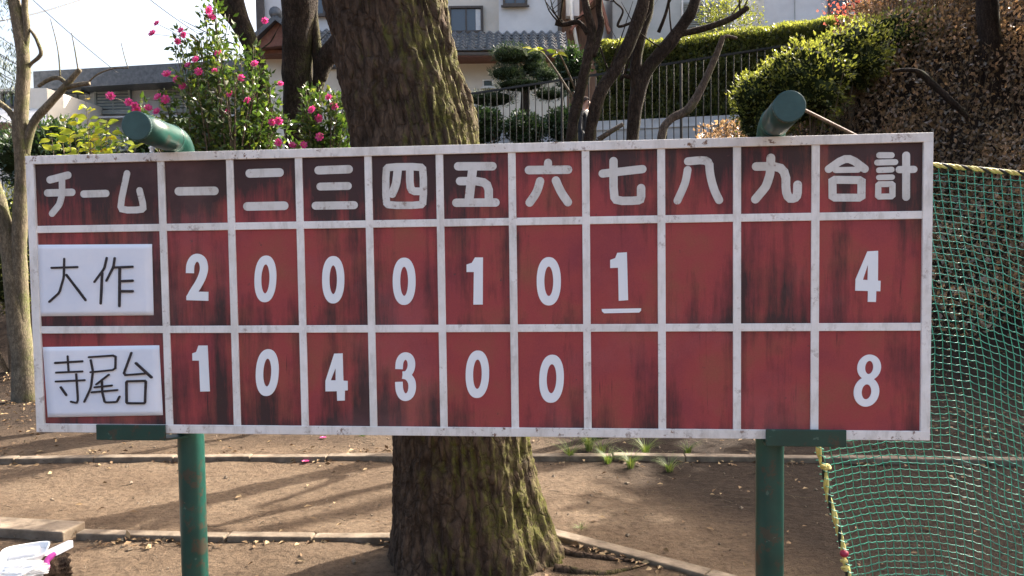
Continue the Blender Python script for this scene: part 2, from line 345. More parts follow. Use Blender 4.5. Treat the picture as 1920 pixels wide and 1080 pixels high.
def leaves(name, pts, nrm, size, mat, parent=None, aspect=.5, fold=.25, var=None, kind=None, jitter=.7, up=None):
    """one mesh of many folded leaves; pts (n,3) world, nrm growth direction"""
    pts = np.asarray(pts, float); n = len(pts); nrm = np.asarray(nrm, float)
    d = nrm + rng.normal(0, jitter, (n, 3)); d /= np.linalg.norm(d, axis=1)[:, None]+1e-9
    a = rng.normal(0, 1, (n, 3))
    if up is not None: a = a*.45 + np.cross(d, np.asarray(up, float))
    s = np.cross(d, a); s /= np.linalg.norm(s, axis=1)[:, None]+1e-9
    if up is not None: s = a-(a*d).sum(1)[:, None]*d; s /= np.linalg.norm(s, axis=1)[:, None]+1e-9
    w = np.cross(s, d)
    L = size*rng.uniform(.65, 1.25, n)[:, None]
    mid = pts+d*L*.45
    V = np.stack([pts, mid+s*L*aspect*.5+w*L*fold*.5, pts+d*L, mid-s*L*aspect*.5+w*L*fold*.5], 1).reshape(-1, 3)
    idx = np.arange(n)*4
    Fs = np.stack([idx, idx+1, idx+2, idx, idx+2, idx+3], 1).reshape(-1)
    me = bpy.data.meshes.new(name)
    if parent is not None: V = V-np.array(world_loc(parent))
    me.vertices.add(n*4); me.vertices.foreach_set('co', V.ravel())
    me.loops.add(n*6); me.loops.foreach_set('vertex_index', Fs.astype(np.int32))
    me.polygons.add(n*2); me.polygons.foreach_set('loop_start', np.arange(n*2, dtype=np.int32)*3)
    me.update(calc_edges=True)
    at = me.attributes.new('var', 'FLOAT', 'POINT')
    vv = np.clip(rng.uniform(0, 1, n) if var is None else var, 0, 1); at.data.foreach_set('value', np.repeat(vv, 4))
    me.materials.append(MT[mat]); o = link(bpy.data.objects.new(name, me), parent)
    if kind: o['kind'] = kind
    return o
def blob_points(c, r, n, shell=.55, lump=.35, seed=0):
    """points through an uneven ellipsoid, denser near its surface, with gaps"""
    out = []; nr = []; c = np.array(c, float); r = np.array(r, float)
    while len(out) < n:
        d = rng.normal(0, 1, 3); d /= np.linalg.norm(d)
        k = 1+lump*mn.noise(Vector(d*2.2+seed*7.1))+lump*.5*mn.noise(Vector(d*5.5+seed*3.3))
        t = (shell+(1-shell)*rng.uniform()**.6)*k
        p = c+d*r*t
        if mn.noise(Vector(p*2.4))+.25 < rng.uniform(-.5, .25): continue
        out.append(p); nr.append(d)
    return np.array(out), np.array(nr)

# ------------------------------------------------------------------ setting: ground, road
def H(x): return 1.6+.9*ss(-4.2, -1.2, x)+2.7*ss(3.2, 6.8, x)
def T(x, y):
    y0 = 8.4-1.1*ss(1.5, 5, x)
    z = H(x)*ss(y0, 12.3, y)*.999
    z += 1.1*ss(16.9, 17.3, y)*(1-ss(3.0, 6.5, x))
    z += .16*ss(1.0, 3.2, x)*ss(5.9, 8.5, y)
    z += .05*(mn.noise(Vector((x*.9, y*.9, 3)))-.2)*ss(5.8, 7.5, y)
    return z
def axis(a, b, step, far, ratio=1.25):
    c = list(np.arange(a, b+1e-6, step)); s = step; lo = a; hi = b
    while hi < far: s *= ratio; hi += s; lo -= s; c.append(hi); c.insert(0, lo)
    return c
xs = axis(-6.5, 8.5, .075, 900); ys = axis(1.2, 13, .075, 1200)
gv = []
for y in ys:
    for x in xs:
        z = T(x, y)
        if -7 < x < 9 and 1 < y < 13:
            z += .012*mn.noise(Vector((x*1.9, y*1.9, 7)))+.012*mn.noise(Vector((x*4, y*4, 0)))+.006*mn.noise(Vector((x*11, y*11, 5)))
        gv.append((x, y, z))
nx = len(xs)
gf = [(j*nx+i, j*nx+i+1, (j+1)*nx+i+1, (j+1)*nx+i) for j in range(len(ys)-1) for i in range(nx-1)]
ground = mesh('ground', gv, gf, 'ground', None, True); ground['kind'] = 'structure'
rv = []; rx = np.linspace(-30, 3.1, 60)
for x in rx: rv += [(x, 13.9 if x < 1 else 13.3, T(x, 14)+.02), (x, 16.6, T(x, 16.6)+.02)]
road = mesh('road', rv, [(2*i, 2*i+2, 2*i+3, 2*i+1) for i in range(len(rx)-1)], 'road'); road['kind'] = 'structure'

# kerbs: rows of concrete edging blocks
def kerb(name, pts, h, w, blk=.6, mat='kerb'):
    o = bpy.data.objects.new(name, None); link(o); o['kind'] = 'structure'; o.location = pts[0]
    for a, b in zip(pts[:-1], pts[1:]):
        a = Vector(a); b = Vector(b); L = (b-a).length; n = max(1, round(L/blk)); d = (b-a)/n
        for i in range(n):
            p = a+d*i; q = p+d*.988; j = random.uniform(-.006, .006)
            side = d.normalized().cross(Vector((0, 0, 1)))
            m = MB(); m.bar(p+Vector((0, 0, h/2-.03+j))+side*random.uniform(-.007, .007), q+Vector((0, 0, h/2-.03+j*.4))+side*random.uniform(-.007, .007), w, h+.06)
            bevel(m.build('kerb_block', mat, o), .008, 2)
    return o
def gxy(px, py): p = G(px, py); return Vector((p.x, p.y, 0))
kerb('kerb', [gxy(-260, 868), gxy(330, 864), gxy(760, 862), gxy(1150, 862), gxy(1560, 866), gxy(1990, 872)], .04, .085)
kerb('kerb', [gxy(150, 1006), gxy(430, 1012), gxy(752, 1012)], .03, .075)
kerb('kerb', [gxy(1030, 1003), gxy(1330, 1084), gxy(1700, 1185)], .03, .085, .75)
# flat timber sleeper lying at the left end
a = G(-170, 985); b_ = G(140, 1004); m = MB(); m.bar(Vector((a.x, a.y, .012)), Vector((b_.x, b_.y, .012)), .17, .075)
o = bevel(m.build('edging_slab', 'kerb'), .008); tag(o, 'thick pale slab lying at the end of the low kerb', 'edging slab')

# ------------------------------------------------------------------ scoreboard
def uv(px, py): return B(px, py, 0)
# grid lines measured at the top and foot of the board
vx_top = [302, 431, 560, 690, 824, 959, 1097, 1239, 1381, 1528]; vx_bot = [319, 446, 573, 701.5, 833, 967, 1103, 1242, 1382, 1527]
vl = [(uv(t, 290)[0]+uv(q, 800)[0])/2 for t, q in zip(vx_top, vx_bot)]
h1 = (uv(180, 430)[1]+uv(1640, 403)[1])/2; h2 = (uv(180, 619)[1]+uv(1640, 612)[1])/2
FW = .0235; FO = .0275
cols = [-BW/2+FO/2]+vl+[BW/2-FO/2]; rows = [BH/2-FO/2, h1, h2, -BH/2+FO/2]
board = thing('scoreboard', 'long red scoreboard with white grid and inning headings on two green posts', 'scoreboard', BC, rot=(0, 0, BYAW))
# the board is built in its own frame: x along the board, y away from viewer, z up
def bm_(name, verts, faces, mat, parent=board, smooth=False):
    return mesh(name, verts, faces, mat, parent, smooth, local=False)
def bbox(name, u0, u1, v0, v1, y0, y1, mat, bev=.0015, parent=board):
    m = MB(); m.box(((u0+u1)/2, (y0+y1)/2, (v0+v1)/2), ((u1-u0)/2, (y1-y0)/2, (v1-v0)/2))
    o = bm_(name, m.v, m.f, mat, parent)
    if bev: bevel(o, bev, 2)
    return o
bbox('backing_sheet', -BW/2+.004, BW/2-.004, -BH/2+.004, BH/2-.004, .006, .026, 'tile', 0)
for r in range(3):
    for c in range(11):
        bbox('panel', cols[c], cols[c+1], rows[r+1], rows[r], .0, .0058+.0001*c, 'red_header' if r == 0 else 'red', 0)
for i, v in enumerate(rows):
    w = FO if i in (0, 3) else FW; y = -.009 if i in (0, 3) else -.005
    bbox('rail', -BW/2, BW/2, v-w/2, v+w/2, y, .0302 if i in (0, 3) else .004, 'white_rusty' if i in (0, 3) else 'white')
for i, u in enumerate(cols):
    w = FO if i in (0, 11) else FW; y = -.0086 if i in (0, 11) else -.0056
    bbox('stile', u-w/2, u+w/2, -BH/2+.001, BH/2-.001, y, .0296 if i in (0, 11) else .0038, 'white')

def ribbon(pts, w, closed=False, cap=True, rnd=.28, it=2, nc=8):
    """2D stroke outline -> (verts2d, faces)"""
    pts = [np.array(p, float) for p in pts]
    for _ in range(it if len(pts) > 2 else 0):
        q = []; n = len(pts)
        if closed:
            for i in range(n): a, b = pts[i], pts[(i+1) % n]; q += [a*(1-rnd)+b*rnd, a*rnd+b*(1-rnd)]
        else:
            q.append(pts[0])
            for i in range(n-1):
                a, b = pts[i], pts[i+1]
                if i > 0: q.append(a*(1-rnd)+b*rnd)
                if i < n-2: q.append(a*rnd+b*(1-rnd))
            q.append(pts[-1])
        pts = q; rnd = .25
    n = len(pts); L = []; R = []
    for i in range(n):
        if closed: a, b = pts[i-1], pts[(i+1) % n]; t1 = pts[i]-a; t2 = b-pts[i]
        else: t1 = pts[i]-pts[max(i-1, 0)] if i > 0 else pts[1]-pts[0]; t2 = pts[min(i+1, n-1)]-pts[i] if i < n-1 else t1
        t1 = t1/np.linalg.norm(t1); t2 = t2/np.linalg.norm(t2); nn = np.array([-(t1+t2)[1], (t1+t2)[0]]); nn = nn/(np.linalg.norm(nn)+1e-9)
        k = 1/max(.5, abs(nn@np.array([-t2[1], t2[0]])))
        L.append(pts[i]+nn*w/2*k); R.append(pts[i]-nn*w/2*k)
    V = L+R; Fc = [(i, i+1, n+i+1, n+i) for i in range(n-1)]
    if closed: Fc.append((n-1, 0, n, 2*n-1))
    elif cap:
        for e, s in ((0, -1), (n-1, 1)):
            t = (pts[e]-pts[e-1]) if e else (pts[1]-pts[0]); t = t/np.linalg.norm(t)*s; nn = np.array([-t[1], t[0]])
            k = len(V); V += [pts[e]+w/2*(nn*math.cos(x)+t*math.sin(x)) for x in np.linspace(0, math.pi, nc+1)]
            Fc.append(tuple(range(k, k+nc+1)))
    return V, Fc
def plate(loops2d_faces, y_front, y_back, name, mat, parent, obj_off=None, frame=None):
    """extrude flat polygons between two depths in the board frame"""
    bm = bmesh.new()
    for V, Fc in loops2d_faces:
        vs = [bm.verts.new((p[0], 0, p[1])) for p in V]
        for f in Fc:
            try: bm.faces.new([vs[i] for i in f])
            except ValueError: pass
    return bm
RG = {1: (40, 270, 1234/400), 2: (430, 260, 1234/400), 3: (820, 250, 3.0), 4: (1220, 240, 1576/540), 5: (40, 600, 1920/540), 6: (560, 600, 1920/540), 7: (1220, 600, 1920/540)}
def Z(reg, p): x, y, s = RG[reg]; return uv(x+p[0]/s, y+p[1]/s)
def zw(reg, w): return w/RG[reg][2]*.001685     # stroke width: zoom px -> metres on the board
def solid2d(polys, y_front, name, mat, parent, thick=.001, bevelw=0):
    """polys: list of (verts2d, faces); each gets its own tiny step so none are coplanar"""
    V = []; Fc = []
    for k, (v2, fs) in enumerate(polys):
        y = y_front-.00022*k; o = len(V); n = len(v2)
        V += [(p[0], y, p[1]) for p in v2]+[(p[0], y_front+thick, p[1]) for p in v2]
        ec = {}
        for f in fs:
            Fc.append(tuple(o+i for i in f))
            for a, b in zip(f, f[1:]+f[:1]): ec[frozenset((a, b))] = ec.get(frozenset((a, b)), [])+[(a, b)]
        for e, l_ in ec.items():
            if len(l_) == 1: a, b = l_[0]; Fc.append((o+b, o+a, o+n+a, o+n+b))
    o = bm_(name, V, Fc, mat, parent)
    bm = bmesh.new(); bm.from_mesh(o.data); bmesh.ops.remove_doubles(bm, verts=bm.verts, dist=1e-6); bmesh.ops.recalc_face_normals(bm, faces=bm.faces); bm.to_mesh(o.data); bm.free()
    return o
def wob(pts, amt):
    return [(p[0]+random.uniform(-amt, amt), p[1]+random.uniform(-amt, amt)) for p in pts]
HEAD = [(1, [([(165, 208), (270, 180)], 44), ([(236, 200), (236, 290), (222, 350), (180, 402)], 40), ([(152, 282), (293, 280)], 44),
             ([(362, 289), (492, 286)], 43), ([(613, 172), (568, 382), (714, 382), (685, 268)], 40)]),
        (1, [([(912, 274), (1118, 270)], 50)]),
        (2, [([(117, 200), (292, 196)], 50), ([(105, 391), (317, 389)], 50)]),
        (2, [([(517, 184), (692, 177)], 48), ([(526, 278), (688, 274)], 45), ([(500, 388), (720, 384)], 46)]),
        (2, [([(905, 163), (1122, 163), (1122, 385), (905, 385)], 42, True), ([(975, 175), (968, 260), (944, 320)], 48), ([(1045, 175), (1045, 306), (1110, 306)], 44)]),
        (3, [([(118, 186), (312, 184)], 46), ([(200, 190), (178, 385)], 50), ([(128, 270), (288, 268), (290, 385)], 46), ([(108, 392), (328, 390)], 46)]),
        (3, [([(622, 167), (622, 200)], 44), ([(515, 208), (735, 206)], 46), ([(578, 268), (560, 330), (520, 390)], 46), ([(668, 265), (695, 330), (735, 388)], 46)]),
        (3, [([(990, 155), (990, 380), (1145, 378), (1147, 308)], 45), ([(930, 228), (1155, 202)], 44)]),
        (4, [([(205, 182), (318, 172), (322, 250), (345, 340), (375, 395)], 42), ([(203, 230), (190, 300), (145, 398)], 40)]),
        (4, [([(657, 163), (655, 250), (630, 320), (572, 390)], 44), ([(578, 210), (740, 208), (738, 385), (802, 385), (803, 312)], 44)]),
        (4, [([(975, 226), (1075, 152), (1172, 223)], 40), ([(1010, 230), (1135, 228)], 30), ([(995, 285), (1152, 285), (1152, 380), (995, 380)], 40, True),
             ([(1250, 150), (1318, 150)], 31), ([(1240, 189), (1338, 187)], 30), ([(1250, 230), (1318, 228)], 29), ([(1248, 270), (1320, 268)], 28),
             ([(1245, 308), (1322, 308), (1322, 375), (1245, 375)], 30, True), ([(1398, 150), (1396, 378)], 38), ([(1360, 228), (1438, 226)], 36)])]
for reg, strokes in HEAD:
    for chunk in ([strokes[:3], strokes[3:4], strokes[4:]] if len(strokes) == 5 else [strokes[:3], strokes[3:]] if len(strokes) == 10 else [strokes]):
        pl = [ribbon([Z(reg, p) for p in wob(st[0], 1.5)], zw(reg, st[1]), len(st) > 2, True, *((.08, 2 if reg == 2 else 1) if len(st) > 2 else (.13 if chunk is strokes[4:] or len(st[0]) == 4 else .24, 2))) for st in chunk]
        solid2d(pl, -.0012, 'character', 'letter', board, .0012)

# team sheets and score numbers: loose things in front of the panels
def board_thing(name, label, cat, u, v, group=None):
    return thing(name, label, cat, BP(u, v, 0), group, (0, 0, BYAW))
def sheet(reg, cor, strokes, label):
    c2 = [Z(reg, p) for p in cor]; cu = sum(p[0] for p in c2)/4; cv = sum(p[1] for p in c2)/4
    t = board_thing('team_sheet', label, 'paper sheet', cu, cv, 'hand-lettered team sheets')
    N = 14; V = []; Fc = []
    for j in range(N+1):
        for i in range(N+1):
            s, q = i/N, j/N
            p = [(c2[0][k]*(1-s)+c2[1][k]*s)*(1-q)+(c2[3][k]*(1-s)+c2[2][k]*s)*q for k in (0, 1)]
            V.append((p[0]-cu, -.0035-.0022*abs(mn.noise(Vector((s*3, q*3, reg))))-.003*(s*(1-s)*.5), p[1]-cv))
    n1 = N+1; Fc = [(j*n1+i, j*n1+i+1, (j+1)*n1+i+1, (j+1)*n1+i) for j in range(N) for i in range(N)]
    k = len(V); V += [(x, -.0008, z) for x, y, z in V]
    Fc += [(i+1, i, k+i, k+i+1) for i in range(N)]+[(N*n1+i, N*n1+i+1, k+N*n1+i+1, k+N*n1+i) for i in range(N)]
    Fc += [(j*n1, (j+1)*n1, k+(j+1)*n1, k+j*n1) for j in range(N)]+[((j+1)*n1+N, j*n1+N, k+j*n1+N, k+(j+1)*n1+N) for j in range(N)]
    bm_('sheet', V, Fc, 'paper', t, True)
    pl = []
    for st in strokes:
        V2, F2 = ribbon([Z(reg, p) for p in wob(st[0], 1.2)], zw(reg, st[1] if len(st) > 1 else 13), len(st) > 2, True, .05 if len(st) > 2 else .1, 1, 4)
        pl.append(([(p[0]-cu, p[1]-cv) for p in V2], F2))
    solid2d(pl, -.0066, 'writing', 'ink', t, .0035)
sheet(1, [(85, 583), (757, 579), (767, 990), (98, 996)],
      [([(182, 716), (331, 712)],), ([(254, 664), (252, 770), (225, 860), (168, 912)],), ([(268, 757), (378, 902)], 15),
       ([(500, 658), (485, 720), (428, 798)],), ([(474, 745), (465, 922)], 15), ([(547, 660), (540, 710), (500, 790)],), ([(545, 713), (650, 709)], 14),
       ([(575, 715), (573, 935)], 15), ([(580, 792), (650, 790)], 15), ([(580, 850), (650, 851)], 15)], 'white paper sheet hand-lettered with two black characters 大作')
sheet(5, [(147, 180), (921, 168), (946, 633), (181, 647)],
      [([(232, 285), (415, 274)], 15), ([(315, 241), (322, 345)],), ([(240, 349), (414, 341)],), ([(238, 407), (428, 398)],), ([(374, 360), (386, 530), (378, 552), (338, 541)],), ([(270, 447), (308, 497)], 15),
       ([(458, 245), (637, 235), (633, 330), (470, 345)],), ([(470, 265), (486, 340), (472, 450), (428, 543)],), ([(590, 362), (508, 428)],), ([(497, 447), (612, 435)],), ([(478, 480), (648, 465)],),
       ([(545, 410), (548, 480), (565, 548), (645, 545), (662, 508)],), ([(742, 217), (686, 367), (830, 355)],), ([(772, 285), (875, 380)], 16), ([(708, 405), (838, 402), (832, 552), (710, 552)], 14, True)],
      'white paper sheet hand-lettered with three black characters 寺尾台')
def ring(cx, cy, rx, ry, ix, iy, tilt=0, n=48, p=2.25):
    V = []
    for k in range(n):
        a = 2*math.pi*k/n; c, s = math.cos(a), math.sin(a)
        e = 2/p; x = abs(c)**e*math.copysign(1, c); y = abs(s)**e*math.copysign(1, s)
        V.append((cx+rx*x+tilt*ry*y, cy+ry*y))
    for k in range(n):
        a = 2*math.pi*k/n; V.append((cx+ix*math.cos(a)+tilt*iy*math.sin(a), cy+iy*math.sin(a)))
    return V, [(k, (k+1) % n, n+(k+1) % n, n+k) for k in range(n)]
def poly(pts): return pts, [tuple(range(len(pts)))]
def number(reg, shapes, label, name='score_number'):
    pl = []
    for V, Fc in shapes: pl.append(([Z(reg, p) for p in V], Fc))
    al = [p for V, _ in pl for p in V]; cu = sum(p[0] for p in al)/len(al); cv = sum(p[1] for p in al)/len(al)
    t = solid2d([([(p[0]-cu, p[1]-cv) for p in V], Fc) for V, Fc in pl], -.0028, name, 'number', None, .0032)
    t.location = BP(cu, cv, 0); t.rotation_euler = (0, 0, BYAW); tag(t, label, 'number' if name == 'score_number' else 'strip', 'white score numbers on the board')
def four(o, hole):   # outer ring order: top-left, top-right, arm..., foot, crossbar left; split around the counter
    V = o+hole; a, b, c = [len(o)+i for i in range(3)]
    # o: 0 top-left 1 top-right 2 right above arm 3 arm top 4 arm bottom 5 right below arm 6 foot right 7 foot left 8 foot top-left 9 bar bottom-left 10 bar top-left
    return V, [(10, 0, a, c), (0, 1, 2, b, a), (10, c, b, 2, 3, 4, 5, 8, 9), (5, 6, 7, 8)]
R1, R2 = 'row of the two-character sheet', 'row of the three-character sheet'
number(1, [ribbon([(977, 747), (978, 700), (996, 664), (1022, 655), (1050, 672), (1060, 715), (1052, 758), (1030, 806), (1000, 850), (978, 892)], 46, False, False, .25, 2), poly([(957, 903), (957, 880), (975, 853), (1083, 855), (1083, 907)])], 'white number 2 under the first inning heading, '+R1)
number(2, [ring(210, 811, 63, 135, 24, 84, -.03)], 'white number 0 under the second inning heading, '+R1)
number(2, [ring(602, 816, 64, 137, 22, 83)], 'white number 0 under the third inning heading, '+R1)
number(2, [ring(1012, 825, 66, 137, 23, 84)], 'white number 0 under the fourth inning heading, '+R1)
number(3, [poly([(165, 738), (195, 728), (212, 698), (257, 698), (256, 963), (203, 963), (206, 780), (165, 780)])], 'white number 1 under the fifth inning heading, '+R1)
number(3, [ring(627, 832, 68, 136, 25, 83)], 'white number 0 under the sixth inning heading, '+R1)
number(3, [poly([(972, 712), (1000, 702), (1012, 672), (1066, 669), (1073, 938), (1020, 942), (1016, 756), (972, 758)])], 'white number 1 under the seventh inning heading, above a white underline strip')
number(3, [poly([(924, 988), (1146, 984), (1146, 997), (1135, 1008), (938, 1012), (926, 1001)])], 'thin white strip underlining the 1 below the seventh inning heading', 'underline_strip')
number(4, [four([(1185, 675), (1243, 672), (1242, 835), (1257, 836), (1255, 893), (1233, 893), (1231, 952), (1187, 951), (1188, 892), (1118, 890), (1120, 828)], [(1188, 745), (1186, 832), (1160, 830)])], 'white number 4 under the wide total heading, row of the two-character sheet')
number(5, [poly([(1142, 222), (1168, 212), (1183, 170), (1243, 170), (1258, 475), (1195, 476), (1187, 270), (1143, 270)])], 'white number 1 under the first inning heading, '+R2)
number(5, [ring(1641, 350, 76, 156, 27, 93, -.04)], 'white number 0 under the second inning heading, '+R2)
number(6, [four([(238, 224), (294, 222), (299, 404), (328, 406), (328, 468), (309, 470), (308, 536), (258, 537), (256, 474), (180, 475), (180, 405)], [(248, 318), (248, 402), (215, 402)])], 'white number 4 under the third inning heading, '+R2)
number(6, [ribbon([(670, 327), (672, 280), (690, 246), (715, 238), (742, 250), (755, 290), (748, 332), (724, 366), (694, 368)], 50, False, False, .25, 2), ribbon([(694, 366), (728, 372), (756, 408), (759, 460), (744, 502), (715, 517), (688, 506), (671, 465), (669, 412)], 50, False, False, .25, 2)], 'white number 3 under the fourth inning heading, '+R2)
number(6, [ring(1192, 361, 78, 158, 29, 98, -.02)], 'white number 0 under the fifth inning heading, '+R2)
number(6, [ring(1686, 391, 82, 160, 32, 97, -.03)], 'white number 0 under the sixth inning heading, '+R2)
number(7, [ring(1455, 316, 79, 86, 27, 44, -.06, 48, 2), ring(1437, 478, 85, 99, 32, 50, -.06, 48, 2)], 'white number 8 under the wide total heading, row of the three-character sheet')

# posts: green pipes behind the board whose tops bend forward over it
def post(px_foot, cap_px, plate_px, label):
    u0, _ = B(px_foot, 950, -.074); PR = .0425
    _, vc = B(cap_px[0], cap_px[1], .25); base = BP(u0, -BC.z, -.074)
    t = thing('scoreboard_post', label, 'post', base, 'green scoreboard posts')
    uc, vc = B(cap_px[0], cap_px[1], .25)
    pts = [BP(u0, -BC.z-.25, -.074), BP(u0, -BC.z+.6, -.074)]
    R_ = .05; zt = max(vc, BH/2+PR+.003)
    pts.append(BP(u0, zt-R_, -.074))
    for k in range(1, 9):
        a = math.pi/2*k/8; pts.append(BP(u0, zt-R_+R_*math.sin(a), -.074+R_*(1-math.cos(a))))
    uo = BP(uc, max(vc, zt), .25); last = pts[-1]
    pts.append(last.lerp(uo, .5)); pts.append(uo)
    m = MB(); m.tube(pts, PR, 28); m.build('pipe', 'green', t, True).data.polygons[-1].use_smooth = False
    d = (uo-last).normalized()
    m = MB(); m.tube([uo-d*.004, uo+d*.003, uo+d*.005], [PR*1.0, PR*1.0, PR*.94], 28); m.build('end_cap', 'cap', t)
    q = last.lerp(uo, .08); m = MB(); m.tube([q-d*.006, q-d*.003, q+d*.003, q+d*.006], [PR, PR+.0025, PR+.0025, PR], 28); m.build('weld_ring', 'green', t, True)
    # hook bracket under the board
    (x0, y0, x1, y1) = plate_px; ua, va = B(x0, y0, .02); ub, vb = B(x1, y1, .02)
    ax = (BE, BN, Vector((0, 0, 1)))
    m = MB(); m.box(BP((ua+ub)/2, (va+vb)/2, .0175), ((ub-ua)/2, .004, (va-vb)/2), ax); br = bevel(m.build('bracket_plate', 'green', t), .002)
    lo, hi = min(ua, u0-.03), max(ub, u0+.03); zs = vb+.004
    zs = min(zs, -BH/2-.004)
    m = MB(); q4 = [BP(ua+.002, zs, .0134), BP(ub-.002, zs, .0134), BP(max(ub-.02, u0+.03), zs, -.05), BP(min(ua+.03, u0-.03), zs, -.05)]
    m.add(q4+[p-Vector((0, 0, .006)) for p in q4], [(0, 1, 2, 3), (7, 6, 5, 4), (0, 4, 5, 1), (1, 5, 6, 2), (2, 6, 7, 3), (3, 7, 4, 0)])
    m.build('bracket_arm', 'green', t)
    return t
post(362, (257, 246), (180, 796, 310, 826), 'green pipe post nearer the team sheets, its bent capped top over the board')
post(1443, (1480, 210), (1436, 805, 1587, 838), 'green pipe post beside the net, its bent capped top over the board')
m = MB(); m.tube([BP(*B(285, 286, -.015), -.015), BP(*B(285, 274, -.015), -.015)], .007, 10); m.tube([BP(*B(285, 279, -.015), -.015), BP(*B(285, 276, -.015), -.015)], .011, 6)
tag(m.build('bolt', 'white'), 'small white bolt standing on the top rail of the scoreboard', 'bolt')

# ------------------------------------------------------------------ net with rope edge
def rope(name, pts, r, parent, pitch=.07):
    t = bpy.data.objects.new(name, None); link(t, parent); 
    sp, _ = spline(pts, [r]*len(pts), 14); L = [0]
    for a, b in zip(sp[:-1], sp[1:]): L.append(L[-1]+(b-a).length)
    N = int(L[-1]/.006); path = []; k = 0
    for i in range(N+1):
        s = L[-1]*i/N
        while k < len(L)-2 and L[k+1] < s: k += 1
        path.append(sp[k].lerp(sp[k+1], (s-L[k])/max(1e-9, L[k+1]-L[k])))
    for c, (mat, ph) in enumerate((('rope_y', 0), ('rope_y', 2.09), ('rope_k', 4.19))):
        q = []
        for i, p in enumerate(path):
            tg = (path[min(i+1, N)]-path[max(i-1, 0)]).normalized(); x = tg.orthogonal().normalized()
            x = (Vector((0, 0, 1))-tg*tg.z) if abs(tg.z) < .9 else (Vector((1, 0, 0))-tg*tg.x); x.normalize(); y = tg.cross(x)
            a = 2*math.pi*(L[-1]*i/N)/pitch+ph; q.append(p+(x*math.cos(a)+y*math.sin(a))*r*.55)
        mm = MB(); mm.tube(q, r*.62, 6); mm.build('rope_strand', mat, t, True)
    return t
NY = 2.86
net = thing('sports_net', 'green square-mesh net with yellow and black rope edge beside the scoreboard', 'net', (1.6, NY, 0))
top_l = P(1445, 292, NY-.08); top_m = P(1748, 309, NY); top_r = P(1925, 326, NY+.02); top_e = P(2330, 352, NY+.1)
rope('top_rope', [top_l, P(1600, 299, NY-.02), top_m, top_r, P(2120, 341, NY+.06), top_e], .0085, net)
eg = [P(1450, 310, NY-.07), P(1478, 500, NY-.03), P(1510, 700, NY), P(1533, 835, NY+.01), P(1545, 880, NY+.01), P(1553, 930, NY+.01), P(1570, 985, NY+.01), P(1582, 1035, NY+.01), P(1592, 1085, NY+.01), P(1606, 1150, NY+.01), Vector((P(1612, 1210, NY).x, NY, .012))]
rope('edge_rope', eg, .0095, net, .13)
egs, _ = spline(eg, [1]*len(eg), 8)
def edge_x(z):
    for a, b in zip(egs[:-1], egs[1:]):
        if (a.z-z)*(b.z-z) <= 0 and abs(a.z-b.z) > 1e-6: return a.x+(b.x-a.x)*(a.z-z)/(a.z-b.z)
    return egs[-1].x if z < egs[-1].z else egs[0].x
topL = [top_l, P(1600, 299, NY-.02), top_m, top_r, P(2120, 341, NY+.06), top_e]
def top_z(x):
    for a, b in zip(topL[:-1], topL[1:]):
        if a.x <= x <= b.x: return a.z+(b.z-a.z)*(x-a.x)/(b.x-a.x)
    return topL[0].z if x < topL[0].x else topL[-1].z
CELL = .0335; NI = 60; NJ = 66; XR = top_e.x
def net_pt(i, j):
    """i runs right from the rope edge, j runs down from the top rope; folds and sag as the net hangs"""
    f = j/NJ; z0 = 1.9*(1-f)
    ztop = None
    s = i*CELL*.98
    z = 0; zt = top_z(egs[0].x+s)
    z = zt-(zt-.02)*f
    x = edge_x(max(z, .02))+s*(XR-edge_x(max(z, .02)))/(XR-egs[0].x)
    # the mesh sags between supports: shallow hump then falling away to the right
    h = ss(.0, .25, f)*(1-ss(.9, 1, f))
    z += h*(.035*math.sin((x-1.25)*5.2)-.06*ss(1.55, 2.0, x)*(1 if f > .4 else f/.4))
    z += h*(.007*mn.noise(Vector((x*11, z*7, 1)))+.0045*mn.noise(Vector((x*30, z*23, 4))))
    x += h*(.010*mn.noise(Vector((x*5, z*6, 9)))+.003*mn.noise(Vector((x*26, z*26, 2))))
    y = NY+.012+.045*math.sin(x*5.5+z*2.0)*ss(0, .4, f)+.03*mn.noise(Vector((x*3, z*2.2, 6)))
    return Vector((x, y, z))
GP = [[net_pt(i, j) for j in range(NJ+1)] for i in range(NI+1)]
m = MB()
for i in range(1, NI+1): m.tube(GP[i], .0015, 4, False)
for j in range(1, NJ+1):
    row = []
    for i in range(NI):
        a, b = GP[i][j], GP[i+1][j]; row += [a, a.lerp(b, .5)-Vector((0, 0, .0022+.0015*random.random()))]
    row.append(GP[NI][j]); m.tube(row, .0017, 4, False)
nt_ = m.build('netting', 'net', net, True); nt_['kind'] = 'stuff'
m = MB()
for k in range(1, 60):      # lashings between net and rope
    z = 1.75-k*.029
    if z < .05: break
    x = edge_x(z); m.tube([Vector((x-.011, NY-.006, z+.006)), Vector((x+.004, NY-.012, z)), Vector((x+.02, NY+.006, z-.006))], .0016, 4)
m.build('lashing', 'net', net)['kind'] = 'stuff'
def knot(p, r, mat):
    mm = MB(); pts = []
    for k in range(30):
        a = 2*math.pi*k/29; pts.append(p+Vector((math.sin(a)+2*math.sin(2*a), (math.cos(a)-2*math.cos(2*a))*.7, -math.sin(3*a)))*r*.33)
    mm.tube(pts, r*.34, 6); return mm.build('knot', mat, net, True)
knot(P(1549, 876, NY-.01), .017, 'rope_y'); knot(P(1583, 1052, NY-.01), .012, 'rope_y'); knot(P(1586, 1066, NY-.01), .014, 'rope_y')
bm = bmesh.new(); bmesh.ops.create_icosphere(bm, subdivisions=3, radius=.0155)
for v in bm.verts: v.co.z *= .85+.15*abs(v.co.x)/.0155
me = bpy.data.meshes.new('bead'); bm.to_mesh(me); bm.free(); me.materials.append(MT['red_bead']); me.polygons.foreach_set('use_smooth', [True]*len(me.polygons))
